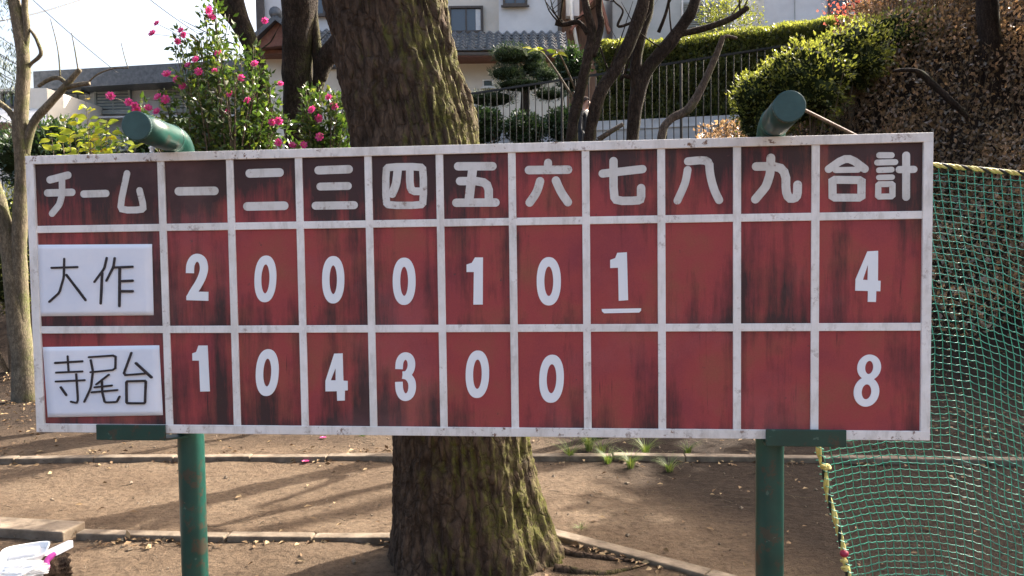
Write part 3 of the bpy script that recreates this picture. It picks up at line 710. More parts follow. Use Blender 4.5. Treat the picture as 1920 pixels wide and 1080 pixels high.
o = bpy.data.objects.new('bead', me); link(o, net); o.location = P(1583, 1038, NY-.008)-net.location
m = MB(); m.tube([Vector((XR, NY+.1, -.2)), Vector((XR, NY+.1, top_e.z+.05))], .024, 14); m.build('end_pole', 'green', net, True)

# ------------------------------------------------------------------ trees
TRK_Y = 3.86
def big_trunk():
    t = thing('old_tree', 'massive mossy trunk with deep furrowed bark standing right behind the scoreboard', 'tree', (-.16, TRK_Y, 0))
    key = [(-.25, -.21, .425), (0.0, -.222, .385), (.15, -.228, .362), (.35, -.238, .34), (.6, -.25, .325), (.9, -.278, .312), (1.3, -.33, .304), (1.8, -.415, .292), (2.3, -.505, .286), (2.8, -.60, .283), (3.4, -.73, .28), (4.4, -.95, .27), (5.6, -1.2, .25)]
    def at(z):
        for a, b in zip(key[:-1], key[1:]):
            if z <= b[0]:
                f = (z-a[0])/(b[0]-a[0]); f = max(0, f); return a[1]+(b[1]-a[1])*f, a[2]+(b[2]-a[2])*f
        return key[-1][1:]
    zs = list(np.arange(-.2, 3.35, .013))+list(np.arange(3.4, 5.6, .15)); SEG = 230; V = []
    for z in zs:
        cx, r = at(z)
        for k in range(SEG):
            a = 2*math.pi*k/SEG; c, s = math.cos(a), math.sin(a)
            tw = a+.10*z
            q = Vector((math.cos(tw)*2.9, math.sin(tw)*2.9, z*.55)); big = mn.noise(q*.45)
            wv = mn.noise(Vector((c*3, s*3, z*2.5)))*.35
            rd = 1-abs(mn.noise(Vector((math.cos(tw)*7.2+wv, math.sin(tw)*7.2+wv, z*2.6+wv))))*2
            rd2 = 1-abs(mn.noise(Vector((math.cos(tw)*15+wv, math.sin(tw)*15+wv, z*8.5))))*2
            fine = mn.noise(Vector((c*r*55, s*r*55, z*22)))
            d = .028*big+.021*rd-.012+.013*rd2+.007*fine+.004*mn.noise(Vector((c*r*120, s*r*120, z*60)))
            # buttress roots spreading at the foot
            fl = (1-ss(-.1, .55, z))
            d += fl*(.05*max(0, math.cos(a+.25))**8+.045*max(0, math.cos(a*3+.6))**3)
            if 1.95 < z < 2.4: d += .035*max(0, math.cos(a-.05))**30*math.sin((z-1.95)/.45*math.pi)
            V.append(Vector((cx+c*(r+d), TRK_Y+.04*ss(0, 3, z)+s*(r+d), z)))
    Fc = [(j*SEG+k, j*SEG+(k+1) % SEG, (j+1)*SEG+(k+1) % SEG, (j+1)*SEG+k) for j in range(len(zs)-1) for k in range(SEG)]
    mesh('trunk', V, Fc, 'bark', t, True)
    m = MB()    # limbs above the picture
    top = V[-1]; c0 = Vector((-1.2, TRK_Y+.04, 5.5))
    for k in range(5):
        a = k*1.26+.4; e = c0+Vector((math.cos(a)*1.6, math.sin(a)*1.6, 2.2+.3*k)); p, r = spline([c0-Vector((0, 0, .3)), c0.lerp(e, .4)+Vector((0, 0, .3)), e, e+Vector((math.cos(a)*.8, math.sin(a)*.8, 1))], [.17, .12, .07, .02])
        m.tube(p, r, 10)
        for q in range(5):
            i = int(len(p)*(.35+.12*q)); i = min(i, len(p)-2); d = Vector((random.uniform(-1, 1), random.uniform(-1, 1), random.uniform(.3, 1.2))); m.tube([p[i], p[i]+d*.5, p[i]+d*1.1+Vector((0, 0, .2))], [r[i]*.5, r[i]*.35, .008], 6)
    m.build('limb', 'bark', t, True)
    pp = []; dd = []
    for c, r_, n in (((-1.2, 4.2, 8.2), (3.6, 2.8, 1.9), 7000), ((-3.2, 5.2, 7.6), (2.2, 2.0, 1.4), 2500), ((1.2, 4.6, 7.6), (2.2, 2.0, 1.4), 2500), ((3.6, 4.8, 7.8), (2.2, 2.2, 1.4), 3500)):
        p, d = blob_points(c, r_, n, .2, .4, n); pp.append(p); dd.append(d)
    leaves('crown', np.vstack(pp), np.vstack(dd), .20, 'dark_leaf', t, .6)  # canopy out of view, added to keep skylight off the ground
    # surface roots snaking from the right of the foot
    for pts, rr in (([(1052, 1036), (1110, 1046), (1170, 1052), (1235, 1062)], [.022, .016, .011, .003]), ([(1040, 1068), (1120, 1078), (1180, 1068), (1230, 1056)], [.026, .016, .010, .003])):
        p, r = spline([Vector((*gxy(*q).xy, .004)) for q in pts], rr, 6); mm = MB(); mm.tube(p, r, 8, True, .3, 12); mm.build('root', 'bark', t, True)
big_trunk()

def ptree(name, label, stems, Y, mat, cat='tree', foot=None, group=None, seg=12, rough=.16, rs=6, twigs=0):
    """stems: lists of (px, py, width px[, dY]); the first point of a stem that starts below the ground line is dropped to the soil"""
    base = foot or Vector((P(stems[0][0][0], 600, Y).x, Y, 0)); base.z = T(base.x, base.y)
    t = thing(name, label, cat, base, group); m = MB(); ends = []
    for st in stems:
        pts = []; rr = []
        for q in st:
            y = Y+(q[3] if len(q) > 3 else 0)
            pts.append(P(q[0], q[1], y) if q[1] is not None else Vector((P(q[0], 600, y).x, y, T(P(q[0], 600, y).x, y)-.1))); rr.append(pw(q[2], y)/2)
        p, r = spline(pts, rr, 7); m.tube(p, r, seg, True, rough, rs); ends.append((p, r))
    for k in range(twigs):
        p, r = random.choice(ends); i = random.randrange(len(p)//2, len(p)); d = Vector((random.uniform(-1, 1), random.uniform(-.6, .6), random.uniform(.2, 1.2))).normalized()
        L = random.uniform(.25, .8); a = p[i]; q = [a, a+d*L*.5+Vector((random.uniform(-.05, .05),)*3), a+d*L+Vector((0, 0, .12*L))]
        s, rr = spline(q, [min(.01, r[i]*.5), .006, .002], 3); m.tube(s, rr, 5)
        e = q[1]+Vector((random.uniform(-1, 1), random.uniform(-1, 1), random.uniform(0, 1)))*.25; m.tube([q[1], e], [.004, .0015], 4)
    m.build('trunk', mat, t, True); return t
ptree('bare_tree', 'two-stemmed bare tree with a short cut stub, before the iron fence', [
    [(1102, None, 34), (1080, 420, 30), (1073, 262, 23), (1083, 190, 21), (1102, 110, 21), (1110, 60, 17), (1097, 0, 14), (1080, -150, 11, .3), (1065, -330, 6, .6)],
    [(1110, 105, 16), (1127, 50, 13), (1123, 0, 12), (1140, -160, 9, -.3), (1150, -320, 4, -.5)],
    [(1102, 64, 9), (1085, 42, 9), (1058, 46, 9), (1041, 43, 10)],
    [(1102, None, 38), (1103, 420, 30), (1105, 262, 22), (1115, 210, 22), (1130, 165, 24), (1160, 120, 24), (1195, 42, 26), (1214, -40, 22), (1235, -220, 16, .2), (1250, -400, 7, .5)],
    [(1130, 166, 9), (1138, 145, 9), (1141, 130, 8)]], 6.9, 'bark_dark', twigs=10)
ptree('bare_tree', 'leaning bare tree with a long sideways limb, before the tall hedge', [
    [(1190, None, 34), (1186, 400, 28), (1186, 262, 24), (1196, 175, 28), (1218, 125, 26), (1256, 80, 25), (1284, 40, 22), (1304, 0, 20), (1345, -160, 14, .2), (1370, -330, 6, .4)],
    [(1194, 170, 22), (1192, 120, 22), (1202, 60, 22), (1217, 0, 21), (1222, -160, 15, -.3), (1200, -330, 6, -.5)],
    [(1275, 64, 12), (1325, 52, 12), (1372, 34, 11), (1402, 14, 10)],
    [(1196, 150, 9), (1170, 142, 8), (1165, 150, 7)],
    [(1235, 60, 7), (1250, 20, 6), (1262, -40, 4)], [(1212, 30, 6), (1160, 50, 5), (1168, 20, 4), (1150, 0, 3), (1140, -30, 2)]], 7.3, 'bark_dark', twigs=16)
ptree('slender_tree', 'slender pale stem with a kink, leaning away from the bare trees', [
    [(1232, None, 20), (1236, 400, 17), (1240, 262, 16), (1256, 225, 15), (1290, 205, 16), (1315, 165, 14), (1340, 110, 12), (1356, 68, 10)],
    [(1354, 76, 6), (1362, 68, 6), (1382, 72, 5)]], 7.6, 'bark_grey')
m = MB(); m.tube([P(1122, 262, 6.3), P(1140, 250, 6.3), P(1168, 233, 6.25)], [.022, .02, .017], 10, True, .1, 20); m.tube([P(1128, 430, 6.3), P(1125, 300, 6.3), P(1122, 262, 6.3)], [.05, .04, .022], 10); m.tube([Vector((P(1128, 430, 6.3).x, 6.3, -.1)), P(1128, 430, 6.3)], [.06, .05], 10)
o = m.build('cut_sapling', 'bark_grey', None, True); tag(o, 'short sapling stump cut off at an angle, between the bare trees', 'stump')
ptree('dark_tree', 'dark thick-trunked tree with forked stems behind the camellia flowers', [
    [(555, None, 66), (560, 420, 58), (560, 270, 52), (557, 190, 50), (558, 100, 56), (562, 0, 64), (560, -200, 46), (520, -480, 20, .5)],
    [(585, None, 30), (588, 400, 26), (588, 270, 22), (592, 190, 22), (598, 140, 22), (592, 70, 18), (588, 0, 16), (600, -200, 10)],
    [(600, 150, 20), (612, 110, 34), (640, 80, 42), (690, 30, 38), (740, -60, 26, .4)]], 7.7, 'bark_dark', twigs=6)
ptree('dark_tree', 'dark tree dividing into two leaning stems above the camellia', [
    [(520, None, 34), (512, 420, 30), (505, 270, 28), (492, 180, 30), (478, 110, 34), (462, 60, 30), (443, 0, 27), (425, -150, 20), (390, -350, 8)],
    [(470, 88, 26), (445, 45, 26), (415, 0, 26), (370, -120, 18, .3), (330, -300, 7, .6)]], 7.4, 'bark_dark', twigs=10)
ptree('pale_tree', 'pale smooth-barked tree with a sawn side branch, beside the scoreboard corner', [
    [(50, None, 46), (44, 650, 30), (36, 480, 27), (42, 300, 26), (38, 235, 27), (44, 120, 23), (34, 40, 23), (22, -20, 20), (-5, -180, 14), (-30, -360, 7)],
    [(44, 110, 15), (50, 50, 13), (47, 0, 12), (60, -160, 9), (80, -320, 4)],
    [(46, 290, 18), (62, 232, 15), (90, 198, 14), (122, 162, 13), (150, 130, 9)],
    [(120, 165, 10), (140, 160, 9), (168, 156, 8)], [(126, 158, 8), (110, 146, 8), (90, 150, 8), (72, 162, 6)],
    [(52, 128, 6), (60, 118, 6), (72, 108, 7), (77, 98, 7), (70, 78, 6), (64, 66, 6), (48, 44, 3), (30, 15, 2)],
    [(113, 143, 3), (108, 90, 2), (94, 34, 1.2)], [(146, 128, 2.5), (140, 92, 2), (134, 62, 1.2)], [(168, 152, 3), (185, 138, 3), (215, 128, 2.5), (240, 128, 1.6)], [(240, 128, 1.6), (233, 105, 1.3), (227, 80, 1)],
    [(36, 245, 11), (20, 212, 11), (0, 194, 10), (-40, 170, 9)],
    [(46, None, 58), (40, 640, 40), (20, 490, 32), (4, 405, 28), (-30, 290, 24), (-70, 150, 18)]], 8.2, 'bark_pale', rough=.14, rs=4)
hill_t = ptree('hill_tree', 'upright evergreen tree rising from the dry shrubs on the bank', [
    [(1868, 190, 40), (1858, 90, 38), (1850, 0, 38), (1842, -160, 34), (1850, -420, 20, .3)], [(1858, 40, 22), (1832, -30, 20), (1790, -160, 16), (1760, -330, 8)]], 10.4, 'bark_dark', foot=Vector((P(1868, 190, 10.4).x, 10.4, 0)))
m = MB(); p0 = P(1868, 190, 10.4); m.tube([Vector((p0.x, 10.4, T(p0.x, 10.4)-.2)), p0], [.16, .14], 12); m.build('trunk', 'bark_dark', hill_t, True)
pts = []; nr = []
for c, r, n in (((7.5, 8.8, 5.1), (1.7, 1.3, 1.3), 7000), ((9.4, 9.7, 5.8), (1.9, 1.7, 1.4), 7000)):
    p, d = blob_points(c, r, n, .25, .4, n); pts.append(p); nr.append(d)
leaves('crown', np.vstack(pts), np.vstack(nr), .17, 'dark_leaf', hill_t, .6)  # crown out of view, set aside from the trunk to shade the right-hand ground
m = MB(); tp = P(1850, -100, 10.4)
for e in ((7.5, 8.8, 5.3), (9.4, 9.7, 6.0)): p, q = spline([tp-Vector((0, 0, .3)), tp.lerp(Vector(e), .5)+Vector((0, 0, .25)), Vector(e)], [.10, .07, .03]); m.tube(p, q, 8)
m.build('limb', 'bark_dark', hill_t, True)
# broken limb lying in the shrubs, leaning bar
m = MB(); p, r = spline([P(1675, 133, 9.6), P(1715, 132, 9.6), P(1740, 150, 9.6), P(1790, 196, 9.5), P(1815, 220, 9.5)], [.02, .028, .042, .036, .03]); m.tube(p, r, 9, True, .2, 9)
o = m.build('fallen_limb', 'bark_dark', None, True); tag(o, 'crooked dark dead limb lying in the dry shrubs of the bank', 'branch')
m = MB(); m.tube([P(1500, 202, 2.50), P(1597, 250, 2.66), P(1700, 304, 2.85)], .0055, 8)
o = m.build('slanting_bar', 'pole_rust'); tag(o, 'thin rusty brown rod slanting from the capped post down to the net rope', 'bar')

# ------------------------------------------------------------------ camellia shrubs with pink flowers
def flower_mesh():
    V = []; Fc = []; var = []
    for ring_, (n, tilt, L, ph) in enumerate(((7, .35, 1, 0), (6, .8, .85, .4), (5, 1.2, .6, .2))):
        for k in range(n):
            a = 2*math.pi*k/n+ph; u = Vector((math.cos(a), math.sin(a), 0)); w = Vector((-math.sin(a), math.cos(a), 0)); z = Vector((0, 0, 1))
            o = len(V); cl = math.cos(tilt); sl_ = math.sin(tilt)
            ax = u*cl+z*sl_; up = z*cl-u*sl_
            V += [u*.06, ax*.45*L+w*.30*L+up*.10, ax*.95*L+w*.24*L-up*.02, ax*1.03*L+up*.06, ax*.95*L-w*.24*L-up*.02, ax*.45*L-w*.30*L+up*.10, ax*.5*L-up*.05]
            Fc += [(o, o+1, o+6), (o+1, o+2, o+6), (o+2, o+3, o+6), (o+3, o+4, o+6), (o+4, o+5, o+6), (o+5, o, o+6)]; var += [.25+.3*ring_+random.uniform(-.15, .15)]*7
    me = bpy.data.meshes.new('flower'); me.from_pydata([tuple(v) for v in V], [], Fc); me.update(); at = me.attributes.new('var', 'FLOAT', 'POINT'); at.data.foreach_set('value', var)
    me.materials.append(MT['petal']); return me
FM = [flower_mesh() for _ in range(3)]
bmst = bmesh.new()
for k in range(9):
    a = k*2.4; q = Matrix.Translation(Vector((math.cos(a)*.12*(k/9), math.sin(a)*.12*(k/9), .28))); bmesh.ops.create_icosphere(bmst, subdivisions=1, radius=.07, matrix=q)
STM = bpy.data.meshes.new('stamen'); bmst.to_mesh(STM); bmst.free(); STM.materials.append(MT['stamen'])
def flower(parent, p, r, d):
    o = bpy.data.objects.new('flower', random.choice(FM)); link(o, parent); o.location = p-parent.location; o.scale = (r, r, r)
    o.rotation_euler = d.to_track_quat('Z', 'Y').to_euler(); o.rotation_euler.rotate_axis('Z', random.uniform(0, 6))
    s = bpy.data.objects.new('stamen', STM); link(s, o)
def shrub(name, label, root_px, Y, blobs, flowers, n_stems, leafn, size, mat, fr=.033):
    base = Vector((P(root_px[0], 600, Y).x, Y, 0)); base.z = T(base.x, Y); t = thing(name, label, 'shrub', base)
    m = MB(); pts = []; nr = []; shoots = []
    for (px, py, rx, ry, wgt) in blobs:
        c = P(px, py, Y)+Vector((0, random.uniform(-.15, .15), 0)); R_ = Vector((pw(rx, Y), pw((rx+ry)/2, Y)*.8, pw(ry, Y)))
        for k in range(max(2, int(n_stems*wgt))):
            d = Vector((random.gauss(0, 1), random.gauss(0, 1), random.gauss(.45, .8))).normalized(); e = c+Vector((d.x*R_.x, d.y*R_.y, d.z*R_.z))*random.uniform(.6, 1.12)
            mid = base.lerp(e, .55)+Vector((random.uniform(-.12, .12), random.uniform(-.12, .12), .15)); lowp = base.lerp(c, .25); lowp.z = base.z+(c.z-base.z)*.35
            sp, rr = spline([base+Vector((random.uniform(-.06, .06), random.uniform(-.06, .06), -.05)), lowp, mid.lerp(c, .4), e], [.020, .014, .008, .0018], 5); m.tube(sp, rr, 5)
            shoots.append(sp)
    for sp in shoots:
        n = int(leafn/len(shoots)); L0 = len(sp)*.5
        for k in range(n):
            i = L0+(len(sp)-1.01-L0)*random.random()**.75; a = sp[int(i)].lerp(sp[int(i)+1], i-int(i)); tg = (sp[min(int(i)+1, len(sp)-1)]-sp[int(i)]).normalized()
            sd = Vector((random.gauss(0, 1), random.gauss(0, 1), random.gauss(0, .8))).normalized(); off = (1-(i-L0)/(len(sp)-L0))*.20+.012
            pts.append(a+sd*off*random.random()**.6); nr.append((tg*.6+sd))
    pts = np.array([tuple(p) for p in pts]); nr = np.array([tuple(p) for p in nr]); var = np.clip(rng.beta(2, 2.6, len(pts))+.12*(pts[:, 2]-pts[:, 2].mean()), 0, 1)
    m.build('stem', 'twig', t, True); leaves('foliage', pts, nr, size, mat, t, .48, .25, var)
    for (px, py) in flowers:
        p = P(px, py, Y-random.uniform(.12, .3)); d = Vector((random.uniform(-.6, .6), -1, random.uniform(-.15, .7))).normalized(); rr = fr*random.uniform(.8, 1.2)
        flower(t, p, rr, d)
        q = min(shoots, key=lambda s: min((x-p).length for x in s)); j = min(q, key=lambda x: (x-p).length); mm = MB(); mm.tube([j, j.lerp(p, .5)+Vector((0, 0, .02)), p], [.003, .0025, .002], 4); mm.build('flower_stalk', 'twig', t)
    return t
FL1 = [(287, 64), (340, 58), (397, 33), (394, 20), (295, 45), (497, 40), (353, 123), (368, 113), (410, 100), (313, 140), (403, 134), (452, 147), (526, 158), (207, 181), (297, 183), (311, 187), (242, 192), (253, 198), (257, 206), (278, 203), (295, 210), (427, 210), (465, 190), (510, 230), (522, 227), (343, 162), (432, 176), (373, 135), (332, 150), (345, 66), (333, 78), (478, 121)]
FL2 = [(523, 267), (548, 273), (569, 272), (600, 257), (598, 222), (586, 207), (617, 183), (626, 200)]
shrub('camellia_shrub', 'tall open camellia with many pink flowers beside the capped green pipe', (425, 0), 6.95,
      [(440, 160, 75, 90, 1.3), (345, 110, 62, 70, .8), (400, 40, 42, 50, .5), (480, 110, 45, 70, .6), (500, 205, 48, 50, .8), (290, 190, 62, 45, .6), (375, 225, 70, 45, .7), (440, 245, 80, 35, .7)], FL1, 15, 5200, .066, 'camellia', .036)
shrub('camellia_shrub', 'smaller camellia with pink flowers tucked against the massive trunk', (590, 0), 6.9, [(610, 215, 48, 55, 1), (640, 180, 30, 45, .6), (575, 265, 50, 25, .6)], FL2, 18, 2600, .064, 'camellia', .037)
# shrub with big yellowing leaves: each leaf its own piece
def broad_leaf():
    V = []; Fc = []; n = 6
    for i in range(n+1):
        t_ = i/n; w = .36*math.sin(math.pi*min(1, t_**.8))*(1-.15*t_)+.004; z = .10*math.sin(t_*math.pi)-.06*t_
        V += [(-w, t_, z+.06), (0, t_, z), (w, t_, z+.06)]
    for i in range(n): a = 3*i; Fc += [(a, a+1, a+4, a+3), (a+1, a+2, a+5, a+4)]
    return V, Fc
BLV, BLF = broad_leaf(); BLM = []
for v in (.05, .2, .35, .5, .6, .75, .95):
    me = bpy.data.meshes.new('leaf'); me.from_pydata(BLV, [], BLF); me.update(); me.polygons.foreach_set('use_smooth', [True]*len(me.polygons)); at = me.attributes.new('var', 'FLOAT', 'POINT'); at.data.foreach_set('value', [v]*len(BLV)); me.materials.append(MT['yellow']); BLM.append(me)
def leafy(name, label, root_px, Y, shoots_px, n_leaf, size, lo=None):
    base = Vector((P(root_px, 600, Y).x, Y, 0)); base.z = T(base.x, Y) if lo is None else P(root_px, lo, Y).z; t = thing(name, label, 'shrub', base); m = MB(); sh = []
    for (px, py) in shoots_px:
        dy = random.uniform(-.25, .25); e = P(px, py, Y+dy); sp, rr = spline([base+Vector((random.uniform(-.05, .05),)*2+(-.05,)), base.lerp(e, .5)+Vector((random.uniform(-.1, .1), 0, .12)), e], [.012, .007, .0015], 12); m.tube(sp, rr, 5); sh.append(sp)
    m.build('stem', 'twig', t, True)
    for sp in sh:
        for k in range(n_leaf):
            f = 1-(k/n_leaf)*.42; i = f*(len(sp)-1); i0 = min(int(i), len(sp)-2); p = sp[i0].lerp(sp[i0+1], i-i0); s = 1 if k % 2 else -1
            d = Vector((s*random.uniform(.5, 1), random.uniform(-.9, .3), random.uniform(-.45, .5))).normalized()
            up = Vector((random.uniform(-.5, .5), random.uniform(-1.5, -.3), .8)).normalized(); x = d.cross(up).normalized(); up = x.cross(d)
            vi = random.choices(range(7), [1, 2, 3, 3, 3, 2, 1])[0]
            o = bpy.data.objects.new('leaf', BLM[vi]); link(o, t); s_ = size*random.uniform(.6, 1.15)
            o.matrix_local = Matrix.Translation(p+d*.012-base) @ (Matrix((x, d, up)).transposed().to_4x4()) @ Matrix.Scale(s_, 4)
leafy('yellowing_shrub', 'shrub with broad yellow-green leaves between the pale tree and capped pipe', 170, 6.95,
      [(95, 245), (112, 238), (128, 226), (140, 248), (150, 215), (160, 176), (165, 205), (175, 240), (188, 220), (200, 225), (208, 240), (222, 262), (240, 275), (255, 272), (130, 265), (160, 262), (190, 258), (118, 275), (205, 268)], 15, .095)
leafy('leafy_shoot', 'thin shoot with bright green leaves growing from the two-stemmed bare tree', 1082, 6.9, [(1000, 93), (1042, 100)], 7, .075, 170)

# ------------------------------------------------------------------ bank planting
def bush(name, label, c, R_, n, size, mat, cat='bush', core=True, shell=.6, group=None, lump=.35, asp=.5, var=None, jit=.7, coref=.78):
    z0 = T(c[0], c[1]); t = thing(name, label, cat, (c[0], c[1], z0), group)
    p, d = blob_points(c, R_, n, shell, lump, c[0]*3+c[1])
    keep = np.array([q[2] > T(q[0], q[1])-.02 for q in p]); p = p[keep]; d = d[keep]
    h = (p[:, 2]-c[2])/R_[2]
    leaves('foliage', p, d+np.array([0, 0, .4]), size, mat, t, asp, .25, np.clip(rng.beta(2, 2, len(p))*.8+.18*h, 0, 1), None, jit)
    m = MB()
    for k in range(7):
        e = Vector(c)+Vector((random.uniform(-1, 1)*R_[0], random.uniform(-1, 1)*R_[1], random.uniform(.1, .8)*R_[2]))*.8; m.tube([Vector((c[0], c[1], z0-.1)), Vector((c[0], c[1], z0)).lerp(e, .5)+Vector((random.uniform(-.1, .1),)*3), e], [.018, .012, .004], 5)
    m.build('stem', 'twig', t)
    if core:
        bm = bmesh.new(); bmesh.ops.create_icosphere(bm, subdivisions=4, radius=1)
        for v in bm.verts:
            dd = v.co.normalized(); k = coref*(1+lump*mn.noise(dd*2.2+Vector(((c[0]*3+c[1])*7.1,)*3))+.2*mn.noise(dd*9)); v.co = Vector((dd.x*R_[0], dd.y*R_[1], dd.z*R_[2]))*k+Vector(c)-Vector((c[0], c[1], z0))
        me = bpy.data.meshes.new('dark_core'); bm.to_mesh(me); bm.free(); me.materials.append(MT['core']); link(bpy.data.objects.new('dark_core', me), t)  # solid dark ball added inside the leaves
    return t
def ctr(px, py, Y): p = P(px, py, Y); return (p.x, p.y, p.z)
bush('azalea_bush', 'yellow-green azalea bush overhanging the iron fence, lowest on the bank', ctr(1432, 195, 10.6), (.42, .5, .50), 2600, .055, 'azalea')
bush('azalea_bush', 'yellow-green azalea bush just behind the top of the capped post', ctr(1510, 160, 10.3), (.55, .5, .58), 3400, .055, 'azalea')
bush('azalea_bush', 'bright yellow-green azalea bush between two others on the bank crest', ctr(1590, 112, 10.9), (.55, .55, .50), 3000, .055, 'azalea')
bush('azalea_bush', 'yellow-green azalea bush high on the bank under the red maple leaves', ctr(1680, 85, 11.5), (.75, .6, .5), 3200, .055, 'azalea')
bush('azalea_bush', 'topmost green bush on the bank beside the evergreen trunk', ctr(1790, 50, 12.0), (.8, .6, .6), 3000, .055, 'azalea')
bush('azalea_bush', 'dark low bush with reddish tips behind the pale tree', ctr(10, 470, 9.2), (.75, .6, .75), 4200, .05, 'azalea')
bush('evergreen_bush', 'dark evergreen bush behind the yellowing shrub', ctr(110, 300, 10.5), (.8, .6, .5), 3600, .07, 'dark_leaf')
bush('evergreen_bush', 'dark evergreen bush behind the foot of the flowering camellia', ctr(360, 275, 11.5), (1.0, .5, .45), 3400, .07, 'dark_leaf')
bush('evergreen_bush', 'dark evergreen bush low behind the net', ctr(1830, 560, 9.6), (.9, .5, .5), 2600, .06, 'dark_leaf')
# dry leafy shrubs covering the bank: uncountable
def cover():
    pts = []; nr = []; var = []
    while len(pts) < 90000:
        x = random.uniform(3.0, 11.5); y = random.uniform(8.0, 13.0)
        d = ss(3.0, 4.4, x+(y-9)*.2)*ss(7.9, 8.9, y+.15*x-.5)
        if random.random() > d*(.35+.65*ss(-.2, .3, mn.noise(Vector((x*1.1, y*1.1, 2))))): continue
        hh = .35+.6*max(0, mn.noise(Vector((x*1.3, y*1.3, 8)))+.35)
        z = T(x, y)+hh*random.random()**.55
        pts.append((x, y, z)); nr.append((random.gauss(-.2, .5), random.gauss(-.4, .5), .7)); var.append(random.betavariate(2, 2)+.25*mn.noise(Vector((x*.8, y*.8, 3))))
    o = leaves('shrub_cover', pts, nr, .066, 'autumn', None, .55, .25, np.array(var), 'stuff', .6); o['label'] = 'dry reddish brown leafy shrubs covering the steep bank'; o['category'] = 'shrubs'
    m = MB()
    for k in range(1500):
        x = random.uniform(3.2, 9.5); y = random.uniform(8.3, 12.5); p = Vector((x, y, T(x, y)-.03)); d = Vector((random.uniform(-.5, .5), random.uniform(-.6, .2), random.uniform(.4, .9)))
        m.tube([p, p+d*.35, p+d*.75+Vector((random.uniform(-.1, .1), 0, .05))], [.006, .004, .0015], 4, False)
    o = m.build('shrub_twigs', 'twig'); o['kind'] = 'stuff'; o['label'] = 'bare tangled twigs among the dry shrubs on the bank'; o['category'] = 'twigs'
cover()
# red maple behind the bank
t = thing('maple_tree', 'small maple with scattered red leaves behind the bank crest', 'tree', (P(1630, 80, 13.2).x, 13.2, T(P(1630, 80, 13.2).x, 13.2)))
m = MB(); b0 = Vector(t.location); pts = []
for k in range(26):
    e = P(random.uniform(1540, 1760), random.uniform(-60, 45), 13.2+random.uniform(-.5, .5)); md = b0.lerp(e, .5)+Vector((0, 0, .35)); sp, rr = spline([b0-Vector((0, 0, .1)), md, e], [.05, .02, .003], 6); m.tube(sp, rr, 5)
    for q in range(40): pts.append(tuple(sp[random.randrange(7, len(sp))]+Vector((random.gauss(0, .16), random.gauss(0, .16), random.gauss(0, .12)))))
m.build('trunk', 'bark_grey', t, True); leaves('crown', pts, np.tile([0, -.3, -.2], (len(pts), 1)),   .05, 'maple', t, .9, .2, None, None, 1.0)
# cedar spray at the picture's edge
t = thing('cedar_tree', 'feathery drooping cedar foliage beyond the pale tree', 'tree', (-8.9, 11.5, T(-8.9, 11.5)))
m = MB(); m.tube([Vector((-8.9, 11.5, T(-8.9, 11.5)-.1)), Vector((-8.9, 11.5, 4)), Vector((-8.8, 11.5, 9))], [.2, .15, .04], 10); pts = []; nr = []
for k in range(46):
    z = random.uniform(2.9, 6.6); a = random.uniform(-.9, .7); L = random.uniform(.9, 1.75); s0 = Vector((-8.88, 11.5, z)); e = s0+Vector((math.cos(a)*L, math.sin(a)*L, -.25*L)); mid = s0.lerp(e, .5)+Vector((0, 0, .22)); sp, rr = spline([s0, mid, e], [.02, .012, .003], 8); m.tube(sp, rr, 5)
    for q in range(60):
        b = sp[random.randrange(5, len(sp))]; h = random.uniform(.05, .5)
        for w in range(5): pts.append((b.x+random.gauss(0, .04), b.y+random.gauss(0, .04), b.z-h*w/4)); nr.append((random.gauss(0, .3), random.gauss(0, .3), -1))
m.build('trunk', 'bark_dark', t, True); leaves('crown', pts, nr, .085, 'pine', t, .16, .1, None, None, .3)

# ------------------------------------------------------------------ iron fences
def fence(name, label, A, Bp, zt0, zt1, h, sp=.115, rb=.0085, group=None):
    A = Vector(A); Bp = Vector(Bp); L = (Bp-A).length; t = thing(name, label, 'fence', (A.x, A.y, zt0-h)); d = (Bp-A)/L
    def top(s): return zt0+(zt1-zt0)*s/L
    m = MB(); m.bar(Vector((A.x, A.y, zt0)), Vector((Bp.x, Bp.y, zt1)), .045, .03); m.build('top_rail', 'dark_metal', t)
    m = MB(); m.bar(Vector((A.x, A.y, zt0-h+.12)), Vector((Bp.x, Bp.y, zt1-h+.12)), .035, .025); m.build('bottom_rail', 'dark_metal', t)
    bm_me = None; n = int(L/sp)
    for i in range(n+1):
        s = i*sp; p = A+d*s; post_ = i % 17 == 0
        if bm_me is None or post_:
            mm = MB(); r_ = .022 if post_ else rb; mm.tube([Vector((0, 0, 0)), Vector((0, 0, h-.02 if not post_ else h+.25))], r_, 6)
        if post_: o = mesh('post', mm.v, mm.f, 'dark_metal', t, False, False)
        elif bm_me is None: o = mesh('bar', mm.v, mm.f, 'dark_metal', t, False, False); bm_me = o.data
        else: o = bpy.data.objects.new('bar', bm_me); link(o, t)
        o.location = Vector((p.x, p.y, top(s)-h-(.25 if post_ else 0)))-t.location
fa = P(850, 181, 13.9); fb = P(1262, 118, 12.7); dx = (fb-fa); fe = fb+dx*.52
fence('iron_fence', 'tall black iron railing fence along the street above the bank', (fa.x, fa.y, 0), (fe.x, fe.y, 0), fa.z, fe.z, 1.72)
la = P(-120, 305, 12.0); lb = P(640, 262, 13.6)
fence('iron_fence', 'low dark railing fence behind the camellia and pale tree', (la.x, la.y, 0), (lb.x, lb.y, 0), la.z, lb.z, 1.15, .125)

